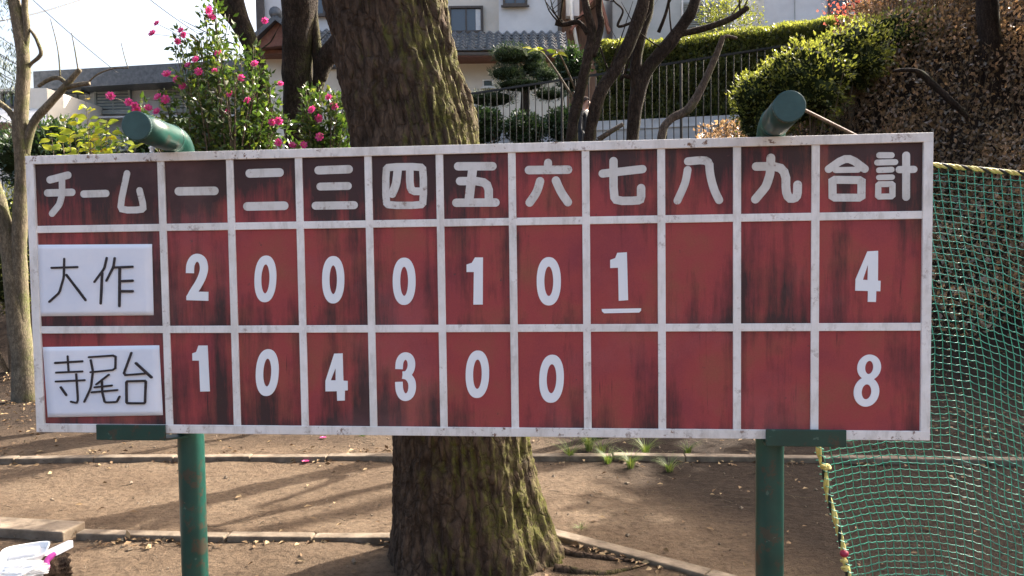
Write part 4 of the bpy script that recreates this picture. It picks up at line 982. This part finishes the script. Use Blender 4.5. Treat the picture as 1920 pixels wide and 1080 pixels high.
# ------------------------------------------------------------------ person on the street
def person():
    Y = 14.1; c = P(1096, 200, Y); z0 = T(c.x, Y)+.02; hgt = P(1096, 182, Y).z-z0; s = hgt/1.73
    t = thing('person', 'person in dark jacket walking past behind the iron fence', 'person', (c.x, Y, z0), rot=(0, 0, math.radians(58)))
    # facing local -Y; the body skeleton in metres for 1.73 m
    J = [(0, 0, .93), (0, .01, 1.1), (0, .0, 1.28), (0, .01, 1.42), (0, .0, 1.50), (0, -.012, 1.57), (0, -.015, 1.635), (0, -.005, 1.69)]
    Rr = [(.15, .11), (.135, .10), (.165, .115), (.13, .085), (.055, .055), (.066, .076), (.078, .098), (.055, .07)]
    E = [(i, i+1) for i in range(7)]
    def add(p, r, par): J.append(p); Rr.append(r if isinstance(r, tuple) else (r, r)); E.append((par, len(J)-1)); return len(J)-1
    add((0, -.112, 1.605), .016, 6)     # nose
    for sx in (-1, 1):
        k = add((sx*.09, 0, .86), (.09, .095), 0); f = -.14*sx; k = add((sx*.095, f*.6, .50), .058, k); k = add((sx*.095, f+.06*sx*0, .10), .042, k); add((sx*.10, f-.15, .035), (.042, .032), k)
        k = add((sx*.185, .01, 1.40), .06, 3); k = add((sx*.225, .03+f*-.3, 1.12), .045, k); k = add((sx*.23, -.06+f*-.8, .90), .032, k); k = add((sx*.228, -.085+f*-.9, .83), (.036, .020), k)
        for q, (dx_, L) in enumerate(((-.024, .065), (-.008, .078), (.008, .074), (.022, .06))):
            a = add((sx*.228+dx_*.4, -.09+f*-.9+dx_, .79), .009, k); b = add((sx*.224+dx_*.4, -.10+f*-.9+dx_, .79-L*.5), .008, a); add((sx*.215+dx_*.4, -.10+f*-.9+dx_, .79-L), .007, b)
        a = add((sx*.212, -.125+f*-.9, .815), .010, k); add((sx*.205, -.14+f*-.9, .775), .008, a)
    me = bpy.data.meshes.new('skel'); me.from_pydata([tuple(Vector(j)*s) for j in J], E, []); me.update(); o = bpy.data.objects.new('skel', me); COL.objects.link(o)
    o.modifiers.new('skin', 'SKIN'); sv = me.skin_vertices[0].data
    for i, r in enumerate(Rr): sv[i].radius = (r[0]*s, r[1]*s); sv[i].use_root = (i == 0)
    sb = o.modifiers.new('sub', 'SUBSURF'); sb.levels = 2; sb.render_levels = 2
    dg = bpy.context.evaluated_depsgraph_get(); bme = bpy.data.meshes.new_from_object(o.evaluated_get(dg)); bpy.data.objects.remove(o)
    bme.name = 'body'; bme.materials.clear()
    for k in ('skin', 'jacket', 'trousers'): bme.materials.append(MT[k])
    for p in bme.polygons:
        z = p.center.z/s; p.use_smooth = True
        p.material_index = 0 if z > 1.475 or (z < .875 and abs(p.center.x)/s > .17) else (1 if z > .90 else 2)
    link(bpy.data.objects.new('body', bme), t)
    m = MB(); N = 20; V = []; Fc = []
    for j in range(11):
        for i in range(N):
            a = 2*math.pi*i/N; ph = j/10*1.75; fr = max(0, -math.sin(a)); ph *= (1-.42*fr)
            k = 1+.06*mn.noise(Vector((math.cos(a)*4, math.sin(a)*4, j*.6)))
            V.append(Vector((.088*math.sin(ph)*math.cos(a)*k, -.006+.110*math.sin(ph)*math.sin(a)*k, 1.632+.108*math.cos(ph)*k))*s)
    Fc = [(j*N+i, j*N+(i+1) % N, (j+1)*N+(i+1) % N, (j+1)*N+i) for j in range(10) for i in range(N)]
    mesh('hair', V, Fc, 'hair', t, True, False)
    for sx in (-1, 1):
        m = MB(); m.tube([Vector((sx*.079, .012, 1.575))*s, Vector((sx*.090, .016, 1.60))*s, Vector((sx*.092, .020, 1.63))*s, Vector((sx*.082, .014, 1.645))*s], [.008, .011, .012, .006], 6); mesh('ear', m.v, m.f, 'skin', t, True, False)
        m = MB(); m.tube([Vector((sx*.032, -.096, 1.635))*s, Vector((sx*.032, -.106, 1.635))*s], [.011, .007], 8); mesh('eye', m.v, m.f, 'ink', t, True, False)
    m = MB(); m.tube([Vector((-.024, -.094, 1.562))*s, Vector((0, -.102, 1.56))*s, Vector((.024, -.094, 1.562))*s], [.003, .006, .003], 6); mesh('mouth', m.v, m.f, 'red_wood', t, True, False)
person()

# ------------------------------------------------------------------ garden and houses behind
def niwaki():
    Y = 17.6; b = P(975, 240, Y); t = thing('cloud_pruned_pine', 'cloud-pruned garden pine with tiered pads before the cream house', 'tree', (b.x, Y, T(b.x, Y)))
    m = MB(); sp, r = spline([Vector((b.x, Y, T(b.x, Y)-.1)), P(985, 170, Y), P(965, 130, Y), P(975, 95, Y)], [.12, .09, .07, .03]); m.tube(sp, r, 10, True, .2, 6)
    pads = [(958, 103, 38, 20), (1000, 108, 22, 12), (950, 138, 32, 15), (1000, 128, 26, 15), (1022, 142, 24, 12), (975, 160, 48, 12), (920, 186, 50, 15), (1030, 178, 30, 10)]
    pts = []; nr = []
    for (px, py, rx, ry) in pads:
        c = P(px, py, Y+random.uniform(-.2, .2)); p, d = blob_points(tuple(c), (pw(rx, Y), pw(rx, Y)*.8, pw(ry, Y)), 900, .65, .15, px); pts.append(p); nr.append(d+np.array([0, 0, .8])); m.tube([sp[len(sp)//2], Vector(c)], [.035, .015], 6)
        bm = bmesh.new(); bmesh.ops.create_icosphere(bm, subdivisions=3, radius=1)
        for v in bm.verts: v.co = Vector((v.co.x*pw(rx, Y), v.co.y*pw(rx, Y)*.8, v.co.z*pw(ry, Y)))*.8*(1+.12*mn.noise(v.co*4))+c-t.location
        me = bpy.data.meshes.new('pad'); bm.to_mesh(me); bm.free(); me.materials.append(MT['core']); link(bpy.data.objects.new('pad', me), t)
    m.build('trunk', 'bark_dark', t, True); leaves('crown', np.vstack(pts), np.vstack(nr), .085, 'pine', t, .14, .1, None, None, .6)
niwaki()
for i, (px, py, rx, ry, Y, lab) in enumerate(((905, 235, 42, 38, 16.9, 'dark rounded garden shrub behind the fence next to the massive trunk'), (985, 245, 40, 32, 16.8, 'dark garden shrub below the cloud-pruned pine'), (1055, 235, 38, 32, 17.0, 'dark garden shrub behind the walking person'), (1070, 130, 34, 45, 19.5, 'tall dark shrub at the corner of the cream house'), (1150, 110, 40, 30, 19.0, 'glossy dark shrub between the cream house and tall hedge'))):
    c = ctr(px, py, Y); bush('garden_shrub', lab, c, (pw(rx, Y), .5, pw(ry, Y)), 1800, .075, 'dark_leaf', 'shrub', True, .6)
# white garden wall with coping
wy = 18.2; a = P(640, 238, wy); b_ = P(1072, 234, wy)
t = thing('garden_wall', 'low white garden wall behind the dark shrubs', 'wall', (a.x, wy, T(a.x, wy)))
m = MB(); m.box(((a.x+b_.x)/2, wy, (3.2+4.25)/2), ((b_.x-a.x)/2, .08, .53)); m.build('wall_panel', 'plaster_white', t); m = MB(); m.box(((a.x+b_.x)/2, wy, 4.3), ((b_.x-a.x)/2+.05, .13, .035)); m.build('coping', 'tile', t)
# retaining wall and clipped hedge across the street
w0 = P(1100, 228, 17.2); w1 = P(1620, 204, 16.4)
t = thing('retaining_wall', 'pale concrete retaining wall under the tall hedge', 'wall', (w0.x, 17.2, T(w0.x, 17)))
m = MB(); d = Vector((w1.x-w0.x, w1.y-w0.y, 0)); nrm = Vector((d.y, -d.x, 0)).normalized()
q = [Vector((w0.x, w0.y, 2.2)), Vector((w1.x, w1.y, 2.2)), Vector((w1.x, w1.y, w1.z)), Vector((w0.x, w0.y, w0.z))]; bk = [p-nrm*.35 for p in q]
m.add(q+bk, [(0, 1, 2, 3), (3, 2, 6, 7), (5, 4, 7, 6), (4, 0, 3, 7), (1, 5, 6, 2), (4, 5, 1, 0)]); m.build('wall_face', 'concrete', t)
for k in range(3): 
    f0 = .02; zz = .35+.28*k; m = MB(); m.bar(q[0].lerp(q[3], zz)+nrm*.012, q[1].lerp(q[2], zz)+nrm*.012, .03, .03); m.build('joint_band', 'concrete', t)
t = thing('hedge', 'tall dark clipped hedge growing above the pale retaining wall', 'hedge', (P(1250, 215, 17.6).x, 17.6, 3.6))
pts = []; nr = []; hp = []
for k in range(26000):
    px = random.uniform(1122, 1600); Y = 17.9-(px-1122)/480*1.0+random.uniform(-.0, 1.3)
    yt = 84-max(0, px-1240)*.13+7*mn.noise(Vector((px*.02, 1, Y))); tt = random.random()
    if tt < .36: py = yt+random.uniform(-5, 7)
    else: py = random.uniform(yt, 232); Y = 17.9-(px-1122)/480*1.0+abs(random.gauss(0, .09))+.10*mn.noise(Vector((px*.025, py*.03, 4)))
    p = P(px, py, Y); pts.append(tuple(p)); nr.append((0, -.5, .6) if tt > .36 else (0, 0, 1)); hp.append(.75 if tt < .36 else .35)  # top leaves coloured lighter to stand in for sun on the hedge top
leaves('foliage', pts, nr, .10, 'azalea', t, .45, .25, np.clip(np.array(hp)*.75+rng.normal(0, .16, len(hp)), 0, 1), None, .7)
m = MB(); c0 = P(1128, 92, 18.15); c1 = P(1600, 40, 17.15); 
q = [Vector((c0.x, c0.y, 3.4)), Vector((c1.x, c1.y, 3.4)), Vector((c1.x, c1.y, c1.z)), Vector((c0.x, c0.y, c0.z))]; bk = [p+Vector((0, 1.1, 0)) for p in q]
m.add(q+bk, [(0, 1, 2, 3), (3, 2, 6, 7), (5, 4, 7, 6), (4, 0, 3, 7), (1, 5, 6, 2), (4, 5, 1, 0)]); m.build('dark_core', 'core', t)  # solid dark box added behind the leaves to block light
for i, (px, py, lab) in enumerate(((1365, 35, 'round silvery shrub standing above the tall hedge'),)):
    bush('garden_shrub', lab, ctr(px, py, 19), (.75, .5, .6), 1600, .08, 'azalea', 'shrub', False, .3)

def house_part(t, name, px0, py0, px1, py1, Y, depth, mat, bev=0):
    a = P(px0, py1, Y); b = P(px1, py0, Y); m = MB(); m.box(((a.x+b.x)/2, Y+depth/2, (a.z+b.z)/2), ((b.x-a.x)/2, depth/2, (b.z-a.z)/2)); o = m.build(name, mat, t)
    if bev: bevel(o, bev)
    return o
def window(t, px0, py0, px1, py1, Y, mull=1, curtain=None, fr=.05, fmat='frame'):
    """recess-looking window: frame proud of the wall, glass set back in it"""
    a = P(px0, py1, Y); b = P(px1, py0, Y); cx = (a.x+b.x)/2; cz = (a.z+b.z)/2; hw = (b.x-a.x)/2; hh = (b.z-a.z)/2
    m = MB()
    for sx in (-1, 1): m.box((cx+sx*(hw-fr/2), Y-.03, cz), (fr/2, .05, hh))
    for sz in (-1, 1): m.box((cx, Y-.031, cz+sz*(hh-fr/2)), (hw-fr, .05, fr/2))
    w = m.build('window', fmat, t)
    def sub(nm, mm, mt):
        o = mesh(nm, [Vector(v)-world_loc(w) for v in mm.v], mm.f, mt, w, False, False); return o
    edges = np.linspace(-hw+fr, hw-fr, mull+2)
    for i in range(mull+1):
        m = MB(); m.box((cx+(edges[i]+edges[i+1])/2, Y-.012+.004*(i % 2), cz), ((edges[i+1]-edges[i])/2-.012, .008, hh-fr-.002)); sub('pane', m, 'glass')
        if i: m = MB(); m.box((cx+edges[i], Y-.03, cz), (.018, .03, hh-fr)); sub('mullion', m, fmat)
    if curtain:
        m = MB(); m.box((cx+hw-fr-hw*.18, Y-.0245, cz), (hw*.14, .003, hh-fr-.02)); sub('curtain', m, 'curtain')
    m = MB(); m.box((cx, Y-.075, cz-hh-.02), (hw+.05, .045, .02)); sub('sill', m, fmat)
    return w
def tile_roof(t, name, px0, px1, py_e, py_t, Y, run, tw=.24, rows_=6, mat='tile'):
    """pitched tile roof seen from the eave: rows of rolled tiles stepping up and back"""
    a = P(px0, py_e, Y); b = P(px1, py_e, Y); top = P(px0, py_t, Y+run); n = int((b.x-a.x)/tw); m = MB(); K = 6
    for r_ in range(rows_):
        f0, f1 = r_/rows_, (r_+1)/rows_
        y0, y1 = Y+run*f0, Y+run*f1+.03; z0 = a.z+(top.z-a.z)*f0; z1 = a.z+(top.z-a.z)*f1; base = len(m.v); Wd = n*K
        for e, (yy, zz) in enumerate(((y0, z0-.015), (y0, z0+.03), (y1, z1+.012))):
            for i in range(Wd+1):
                ph = (i % K)/K; h = .045*math.sin(ph*2*math.pi) if e else 0
                m.v.append(Vector((a.x+tw*i/K, yy, zz+h+.006*random.uniform(-1, 1))))
        for e in range(2):
            for i in range(Wd): k = base+e*(Wd+1)+i; m.f.append((k, k+1, k+Wd+2, k+Wd+1))
    o = m.build(name, mat, t, False); o['kind'] = 'stuff'
    mm = MB(); mm.box(((a.x+b.x)/2, Y+run/2+.1, a.z-.11), ((b.x-a.x)/2-.02, run/2, .05)); mm.build('eave', 'red_wood', t)
    return o
# cream two-storey house
HY = 22.0
t = thing('cream_house', 'cream and white two-storey house with grey tiled roofs behind the fence', 'house', (P(800, 300, HY).x, HY, T(0, HY)))
house_part(t, 'wall', 505, 92, 1062, 470, HY, 5, 'plaster'); house_part(t, 'wall', 486, -260, 640, 96, HY+.6, 5, 'plaster_white'); house_part(t, 'wall', 640, -260, 936, 90, HY+.62, 5, 'plaster'); house_part(t, 'wall', 936, -260, 1047, 74, HY+.1, 5, 'plaster_white')
window(t, 842, 12, 906, 63, HY+.6, 1, True, .06); window(t, 943, -60, 988, 12, HY+.08, 1, False, .06); window(t, 588, -40, 626, 30, HY+.58, 1, False, .05)
tile_roof(t, 'roof', 640, 1078, 96, 64, HY-.9, 1.0)
tile_roof(t, 'roof', 470, 640, 88, 58, HY-.7, 1.3)
# gable end of the lower roof with its ridge ornament
g0 = P(470, 92, HY-.9); g1 = P(520, 42, HY-.9); g2 = P(572, 80, HY-.9); m = MB()
m.add([g0, g2, g1]+[p+Vector((0, 1.4, 0)) for p in (g0, g2, g1)], [(0, 1, 2), (5, 4, 3), (0, 2, 5, 3), (2, 1, 4, 5), (1, 0, 3, 4)]); m.build('gable', 'red_wood', t)
m = MB(); m.bar(g0+Vector((-.1, -.06, .05)), g1+Vector((0, -.06, .08)), .3, .12); m.bar(g1+Vector((0, -.061, .08)), g2+Vector((.1, -.061, .05)), .3, .118); m.build('verge_tile', 'tile', t)
m = MB(); m.tube([g1+Vector((0, -.15, .12)), g1+Vector((0, 1.2, .12))], .12, 10); m.tube([g1+Vector((0, -.2, .2)), g1+Vector((0, -.05, .2))], [.16, .16], 12); m.build('ridge_tile', 'tile', t, True)
house_part(t, 'downpipe', 482, -260, 487, 100, HY+.45, .07, 'frame'); house_part(t, 'downpipe', 1046, -260, 1050, 62, HY+.0, .07, 'frame')
window(t, 905, 150, 925, 164, HY, 0, False, .03, 'pvc'); window(t, 615, 112, 650, 128, HY, 0, False, .03)
m = MB(); m.bar(P(640, 101, HY-.95), P(1078, 101, HY-.95), .09, .07); m.build('gutter', 'frame', t)
# brown building behind it
t = thing('brown_house', 'brown timber-clad house side with a white downpipe behind the cream house', 'house', (P(1100, 300, 24.5).x, 24.5, T(3, 24)))
house_part(t, 'wall', 1056, -60, 1122, 470, 24.5, 3, 'wood'); house_part(t, 'wall', 1062, -120, 1085, 30, 24.2, .3, 'plaster_white')
for k in range(7): house_part(t, 'board', 1086+k*4.6, -60, 1090+k*4.6, 92, 24.42, .06, 'wood')
m = MB(); m.bar(P(1070, 60, 24.1), P(1150, -60, 24.1), .5, .08); m.bar(P(1110, -60, 24.0), P(1142, 62, 24.0), .3, .07); m.build('roof_edge', 'red_wood', t)
m = MB(); m.tube([P(1085, 100, 24.0), P(1072, 30, 24.0), P(1068, -60, 24.0)], .05, 8); m.build('downpipe', 'pvc', t, True)
# grey and white houses on the rise
t = thing('grey_house', 'pale grey house with lattice shutters above the tall hedge', 'house', (P(1260, 200, 25).x, 25, T(5, 25)))
house_part(t, 'wall', 1150, -150, 1372, 230, 25, 4, 'plaster_grey')
for (x0, x1) in ((1281, 1318), (1322, 1362)):
    house_part(t, 'shutter_panel', x0, 4, x1, 56, 24.94, .08, 'shutter')
    for k in range(11): house_part(t, 'slat', x0+1, 6+k*4.6, x1-1, 8.6+k*4.6, 24.9, .05, 'shutter')
    house_part(t, 'shutter_frame', x0-2, 0, x0, 60, 24.88, .1, 'pvc')
t = thing('white_house', 'white house with flat dark eave above the bank crest', 'house', (P(1600, 200, 25).x, 25, T(10, 25)))
house_part(t, 'wall', 1432, -150, 1728, 230, 26, 4, 'plaster_white'); house_part(t, 'wall_panel', 1490, -150, 1492, 60, 25.97, .05, 'plaster_grey'); house_part(t, 'eave', 1515, 40, 1740, 52, 25.2, .8, 'tile'); window(t, 1552, -30, 1590, 28, 25.98, 1, False, .06)
# wide grey building to the left
t = thing('grey_building', 'wide grey two-storey building with shuttered windows behind the camellia', 'building', (P(300, 300, 25).x, 25, T(-10, 25)))
house_part(t, 'wall', 92, 140, 505, 470, 25, 5, 'plaster_grey')
a = P(62, 134, 24.3); b_ = P(545, 106, 23.8); m = MB(); m.add([a, b_, b_+Vector((0, 0, -.55)), a+Vector((0, 0, -.55))]+[p+Vector((0, 6, 0)) for p in (a, b_, b_+Vector((0, 0, -.55)), a+Vector((0, 0, -.55)))], [(0, 3, 2, 1), (4, 5, 6, 7), (0, 1, 5, 4), (3, 7, 6, 2), (0, 4, 7, 3), (1, 2, 6, 5)]); m.build('roof', 'tile', t)
for (x0, y0, x1, y1) in ((180, 164, 246, 213), (114, 174, 146, 217), (300, 160, 352, 210)):
    w = window(t, x0, y0, x1, y1, 24.97, 1, False, .07, 'shutter')
    for k in range(8): house_part(t, 'shutter_slat', x0+2, y0+2+k*(y1-y0-4)/8, x1-2, y0+2+(k+.78)*(y1-y0-4)/8, 24.9-.0, .03, 'shutter')
    house_part(t, 'awning', x0-6, y0-7, x1+6, y0-2, 24.5, .5, 'tile')
house_part(t, 'ledge', 100, 214, 505, 222, 24.6, .4, 'plaster_white')
t = thing('low_house', 'small pale house with a red-brown roof beyond the pale tree', 'house', (P(20, 300, 21).x, 21, T(-13, 21)))
house_part(t, 'wall', -160, 165, 88, 260, 22, 4, 'plaster'); house_part(t, 'wall', -160, 228, 70, 420, 20.8, 1, 'plaster')
m = MB(); a = P(-170, 222, 20.3); b_ = P(88, 232, 20.3); c = P(86, 205, 22); d_ = P(-170, 190, 22); m.add([a, b_, c, d_]+[p-Vector((0, 0, .12)) for p in (a, b_, c, d_)], [(0, 1, 2, 3), (7, 6, 5, 4), (0, 4, 5, 1), (1, 5, 6, 2), (2, 6, 7, 3), (3, 7, 4, 0)]); m.build('roof', 'concrete', t); m = MB(); m.bar(a-Vector((0, .03, .1)), b_-Vector((0, .03, .1)), .1, .16); m.build('fascia', 'red_wood', t)
window(t, 5, 172, 40, 205, 21.97, 1, False, .06)
# overhead wires
for i, (q0, q1, lab, r_) in enumerate((((60, -22), (222, 138), 'thin wire slanting down to the grey building roof', .009), ((270, -30), (392, 76), 'second thin wire slanting behind the camellia top', .009), ((-60, 28), (160, -3), 'thicker cable crossing the sky over the pale tree', .016))):
    a = P(*q0, 18); b_ = P(*q1, 24); a2 = a+(a-b_)*1.2 if i < 2 else a+(a-b_)*.6; m = MB(); m.tube([a2+(b_-a2)*(k/20)-Vector((0, 0, .25*math.sin(math.pi*k/20))) for k in range(21)], r_, 5)
    tag(m.build('overhead_wire', 'wire'), lab, 'wire', 'overhead wires')

# ------------------------------------------------------------------ small things on the ground
def tuft(px, py, n, L, label):
    p = gxy(px, py); t0 = Vector((p.x, p.y, T(p.x, p.y))); V = []; Fc = []; var = []
    for k in range(n):
        a = random.uniform(0, 6.28); d = Vector((math.cos(a), math.sin(a), 0)); w = Vector((-d.y, d.x, 0))*.0022; l_ = L*random.uniform(.5, 1.1); b = d*random.uniform(0, .025); o = len(V)
        for q in range(4):
            f = q/3; c = b+d*(l_*.75*f*f)+Vector((0, 0, l_*(f-.42*f*f)-.006)); V += [c+w*(1-f*.9), c-w*(1-f*.9)]
        Fc += [(o+2*q, o+2*q+1, o+2*q+3, o+2*q+2) for q in range(3)]; var += [random.betavariate(1.5, 2)]*8
    me = bpy.data.meshes.new('grass_tuft'); me.from_pydata([tuple(v) for v in V], [], Fc); me.update(); at = me.attributes.new('var', 'FLOAT', 'POINT'); at.data.foreach_set('value', var); me.materials.append(MT['grass'])
    o = bpy.data.objects.new('grass_tuft', me); link(o); o.location = t0; tag(o, label, 'grass', 'grass tufts by the kerb')
tuft(1068, 862, 80, .26, 'pale grass tuft growing at the kerb beside the massive trunk')
tuft(1104, 845, 110, .32, 'grass tuft just behind the kerb near the massive trunk')
tuft(1182, 876, 90, .20, 'dark green grass tuft on the dirt below the seventh inning column')
tuft(1140, 868, 60, .18, 'sparse dry grass tuft in front of the kerb')
tuft(1088, 994, 34, .06, 'tiny green sprout on the bare dirt near the slanting kerb')
tuft(1255, 884, 70, .18, 'wispy dry tuft in the shade near the post beside the net')
tuft(1210, 852, 70, .24, 'bright grass tuft behind the kerb below the seventh inning column')
tuft(1128, 852, 60, .22, 'straw coloured grass tuft on the kerb line near the trunk')
tuft(1290, 850, 60, .16, 'thin grass tuft on the shaded ground below the eighth inning column')
tuft(680, 818, 40, .08, 'low dry tuft on the dirt under the third inning column')
def litter():
    pts = []; var = []
    while len(pts) < 9000:
        x = random.uniform(-6, 6.5); y = random.uniform(3.2, 11.5); d = .09+.91*ss(5.7, 8.2, y+.5*max(0, x-1)); 
        if random.random() > d*(.3+.9*max(0, mn.noise(Vector((x*1.5, y*1.5, 0)))+.25)): continue
        pts.append((x, y, T(x, y)+.012)); var.append(random.random())
    for k in range(700):
        f = random.random(); a_, b2 = random.choice(((gxy(-200, 872), gxy(740, 868)), (gxy(160, 1016), gxy(740, 1020)), (gxy(1040, 866), gxy(1900, 874)), (gxy(-200, 850), gxy(740, 848)), (gxy(1040, 1012), gxy(1320, 1090))))
        p = a_.lerp(b2, f)+Vector((0, random.gauss(0, .05), 0))
        if mn.noise(Vector((p.x*3, p.y*3, 5))) > -.1: pts.append((p.x, p.y, T(p.x, p.y)+.012)); var.append(random.random())
    o = leaves('leaf_litter', pts, rng.normal(0, 1, (len(pts), 3))*np.array([1, 1, .12]), .042, 'litter', None, .5, .3, np.array(var), 'stuff', .05, (0, 0, 1)); o['label'] = 'fallen brown leaves scattered over the dirt'; o['category'] = 'leaf litter'
    m = MB()
    for k in range(420):
        x = random.uniform(-3.5, 4); y = random.uniform(3.2, 8.5); a = random.uniform(0, 6.28); L = random.uniform(.02, .12); p = Vector((x, y, T(x, y)+.008)); d = Vector((math.cos(a), math.sin(a), random.uniform(-.02, .1)))*L
        m.tube([p, p+d*.5+Vector((d.y, -d.x, 0))*.15, p+d], [.0022, .002, .001], 4)
    o = m.build('fallen_twigs', 'litter_twig' if 'litter_twig' in MT else 'twig'); o['kind'] = 'stuff'; o['label'] = 'small dry twigs scattered over the dirt'; o['category'] = 'twigs'
    m = MB()
    for k in range(900):
        x = random.uniform(-3.5, 4.5); y = random.uniform(3.1, 7.5); r = .004+.012*random.random()**4; c = Vector((x, y, T(x, y)+r*.3)); ax = [Vector((random.gauss(0, 1), random.gauss(0, 1), random.gauss(0, .5))).normalized()*r*random.uniform(.7, 1.2) for _ in range(6)]
        V = [c+Vector((r*1.2, 0, 0)), c+Vector((-r, r*.3, 0)), c+Vector((0, r*1.1, 0)), c+Vector((r*.1, -r, 0)), c+Vector((0, 0, r*.8)), c+Vector((0, 0, -r))]; V = [v+Vector((random.gauss(0, r*.15),)*3) for v in V]
        m.add(V, [(0, 2, 4), (2, 1, 4), (1, 3, 4), (3, 0, 4), (2, 0, 5), (1, 2, 5), (3, 1, 5), (0, 3, 5)])
    o = m.build('pebbles', 'kerb'); o['kind'] = 'stuff'; o['label'] = 'small pebbles and crumbs of earth on the dirt'; o['category'] = 'pebbles'
litter()
for (px, py) in ((541, 815), (606, 824), (573, 868)):
    p = gxy(px, py); o = bpy.data.objects.new('fallen_flower', FM[0]); link(o); o.location = (p.x, p.y, T(p.x, p.y)+.012); o.scale = (.03, .03, .012); o.rotation_euler = (0, 0, random.uniform(0, 6)); tag(o, 'fallen pink camellia blossom lying on the dirt near the kerb', 'flower', 'fallen camellia blossoms')
# rough log with trays, a bag and a pink band on it
la_ = P(-150, 1150, 2.72); lb_ = P(121, 1059, 3.07); RL = .058
ax_ = (lb_-la_).normalized(); sx_ = ax_.cross(Vector((0, 0, 1))).normalized(); ux_ = sx_.cross(ax_)
t = thing('log_bench', 'dark rough-barked log carrying the white trays', 'log', (la_.x, la_.y, 0)); V = []; SEG = 44; n = 60
for i in range(n+1):
    f = i/n; c = la_.lerp(lb_, f)
    for k in range(SEG):
        a = 2*math.pi*k/SEG; ca, sa = math.cos(a), math.sin(a); q = Vector((f*5, ca*1.6, sa*1.6))
        rr_ = RL*(1+.16*mn.noise(q)+.12*mn.noise(q*4)+.07*mn.noise(q*11)); V.append(c+sx_*(ca*rr_*1.35)+ux_*(sa*rr_)+(ax_*.03*mn.noise(Vector((ca*4, sa*4, 2))) if i == n else Vector()))
Fc = [(i*SEG+k, i*SEG+(k+1) % SEG, (i+1)*SEG+(k+1) % SEG, (i+1)*SEG+k) for i in range(n) for k in range(SEG)]; Fc += [tuple(range(SEG))[::-1], tuple(n*SEG+k for k in range(SEG))]
mesh('log', V, Fc, 'stump', t, False)
for f in (.12, .8):
    c = la_.lerp(lb_, f); mm = MB(); mm.tube([Vector((c.x, c.y, -.1)), c], [.05, .045], 12, True, .2, 9); mm.build('support', 'stump', t)
c = P(46, 1046, 2.98); t = thing('food_tray', 'white shallow tray with a raised rim on the rough log', 'tray', c, None, (.10, -.05, .35)); V = []; N = 40
def rr(sx, sy, z, p=4.5): return [Vector((sx*abs(math.cos(a))**(2/p)*math.copysign(1, math.cos(a)), sy*abs(math.sin(a))**(2/p)*math.copysign(1, math.sin(a)), z)) for a in [2*math.pi*k/N for k in range(N)]]
for l_ in (rr(.068, .055, 0), rr(.080, .066, .022), rr(.084, .070, .024), rr(.084, .070, .027), rr(.079, .065, .027), rr(.068, .055, .006)): V += l_
Fc = [(i*N+k, i*N+(k+1) % N, (i+1)*N+(k+1) % N, (i+1)*N+k) for i in range(5) for k in range(N)]; Fc += [tuple(range(N))[::-1], tuple(5*N+k for k in range(N))]
mesh('tray_shell', V, Fc, 'foam', t, False, False)
m = MB(); m.box((0, 0, .016), (.05, .04, .009)); bevel(mesh('food', m.v, m.f, 'curtain', t, False, False), .008, 3)
def crumple(name, label, c, R3, amp, cat):
    bm = bmesh.new(); bmesh.ops.create_icosphere(bm, subdivisions=5, radius=1)
    for v in bm.verts:
        d = v.co.normalized(); k = 1+amp*(1-2*abs(mn.noise(d*2.1+c)))+amp*.5*(1-2*abs(mn.noise(d*5+c))); v.co = Vector((d.x*R3[0], d.y*R3[1], d.z*R3[2]))*k
    me = bpy.data.meshes.new(name); bm.to_mesh(me); bm.free(); me.materials.append(MT['foam']); o = bpy.data.objects.new(name, me); link(o); o.location = c; o.rotation_euler = (0, 0, .5); tag(o, label, cat)
crumple('plastic_bag', 'crumpled white plastic bag beside the tray on the log', P(14, 1078, 2.86), (.10, .065, .035), .28, 'bag')
def slab(pts, th, name, mat, label, cat):
    d = Vector((0, 1, -.4)).normalized()*th; m = MB(); n = len(pts); m.add(list(pts)+[p+d for p in pts], [tuple(range(n)), tuple(range(2*n-1, n-1, -1))]+[(i, i+n, (i+1) % n+n, (i+1) % n) for i in range(n)])
    o = bevel(m.build(name, mat), .0008, 1); tag(o, label, cat); return o
slab([P(74, 1050, 2.99), P(106, 1042, 3.02), P(137, 1026, 3.07), P(136, 1013, 3.10), P(128, 1013, 3.10), P(82, 1034, 3.03)], .003, 'plastic_lid', 'foam', 'flat white plastic lid sticking out past the tray', 'plastic lid')  # loose white lid beside the tray
slab([P(58, 1064, 2.955), P(80, 1055, 2.97), P(84, 1059, 2.965), P(60, 1072, 2.94)], .004, 'plastic_fork', 'foam', 'short white plastic piece lying below the pink band', 'plastic piece')
m = MB(); p_, q_ = spline([P(104, 1037, 2.985), P(95, 1044, 2.975), P(88, 1053, 2.965), P(90, 1066, 2.95), P(80, 1074, 2.94), P(62, 1082, 2.92)], [.007, .012, .011, .006, .006, .006], 6); m.tube(p_, q_, 8)
o = m.build('pink_band', 'pink', None, True); tag(o, 'bright pink plastic band hanging beside the white tray', 'band')
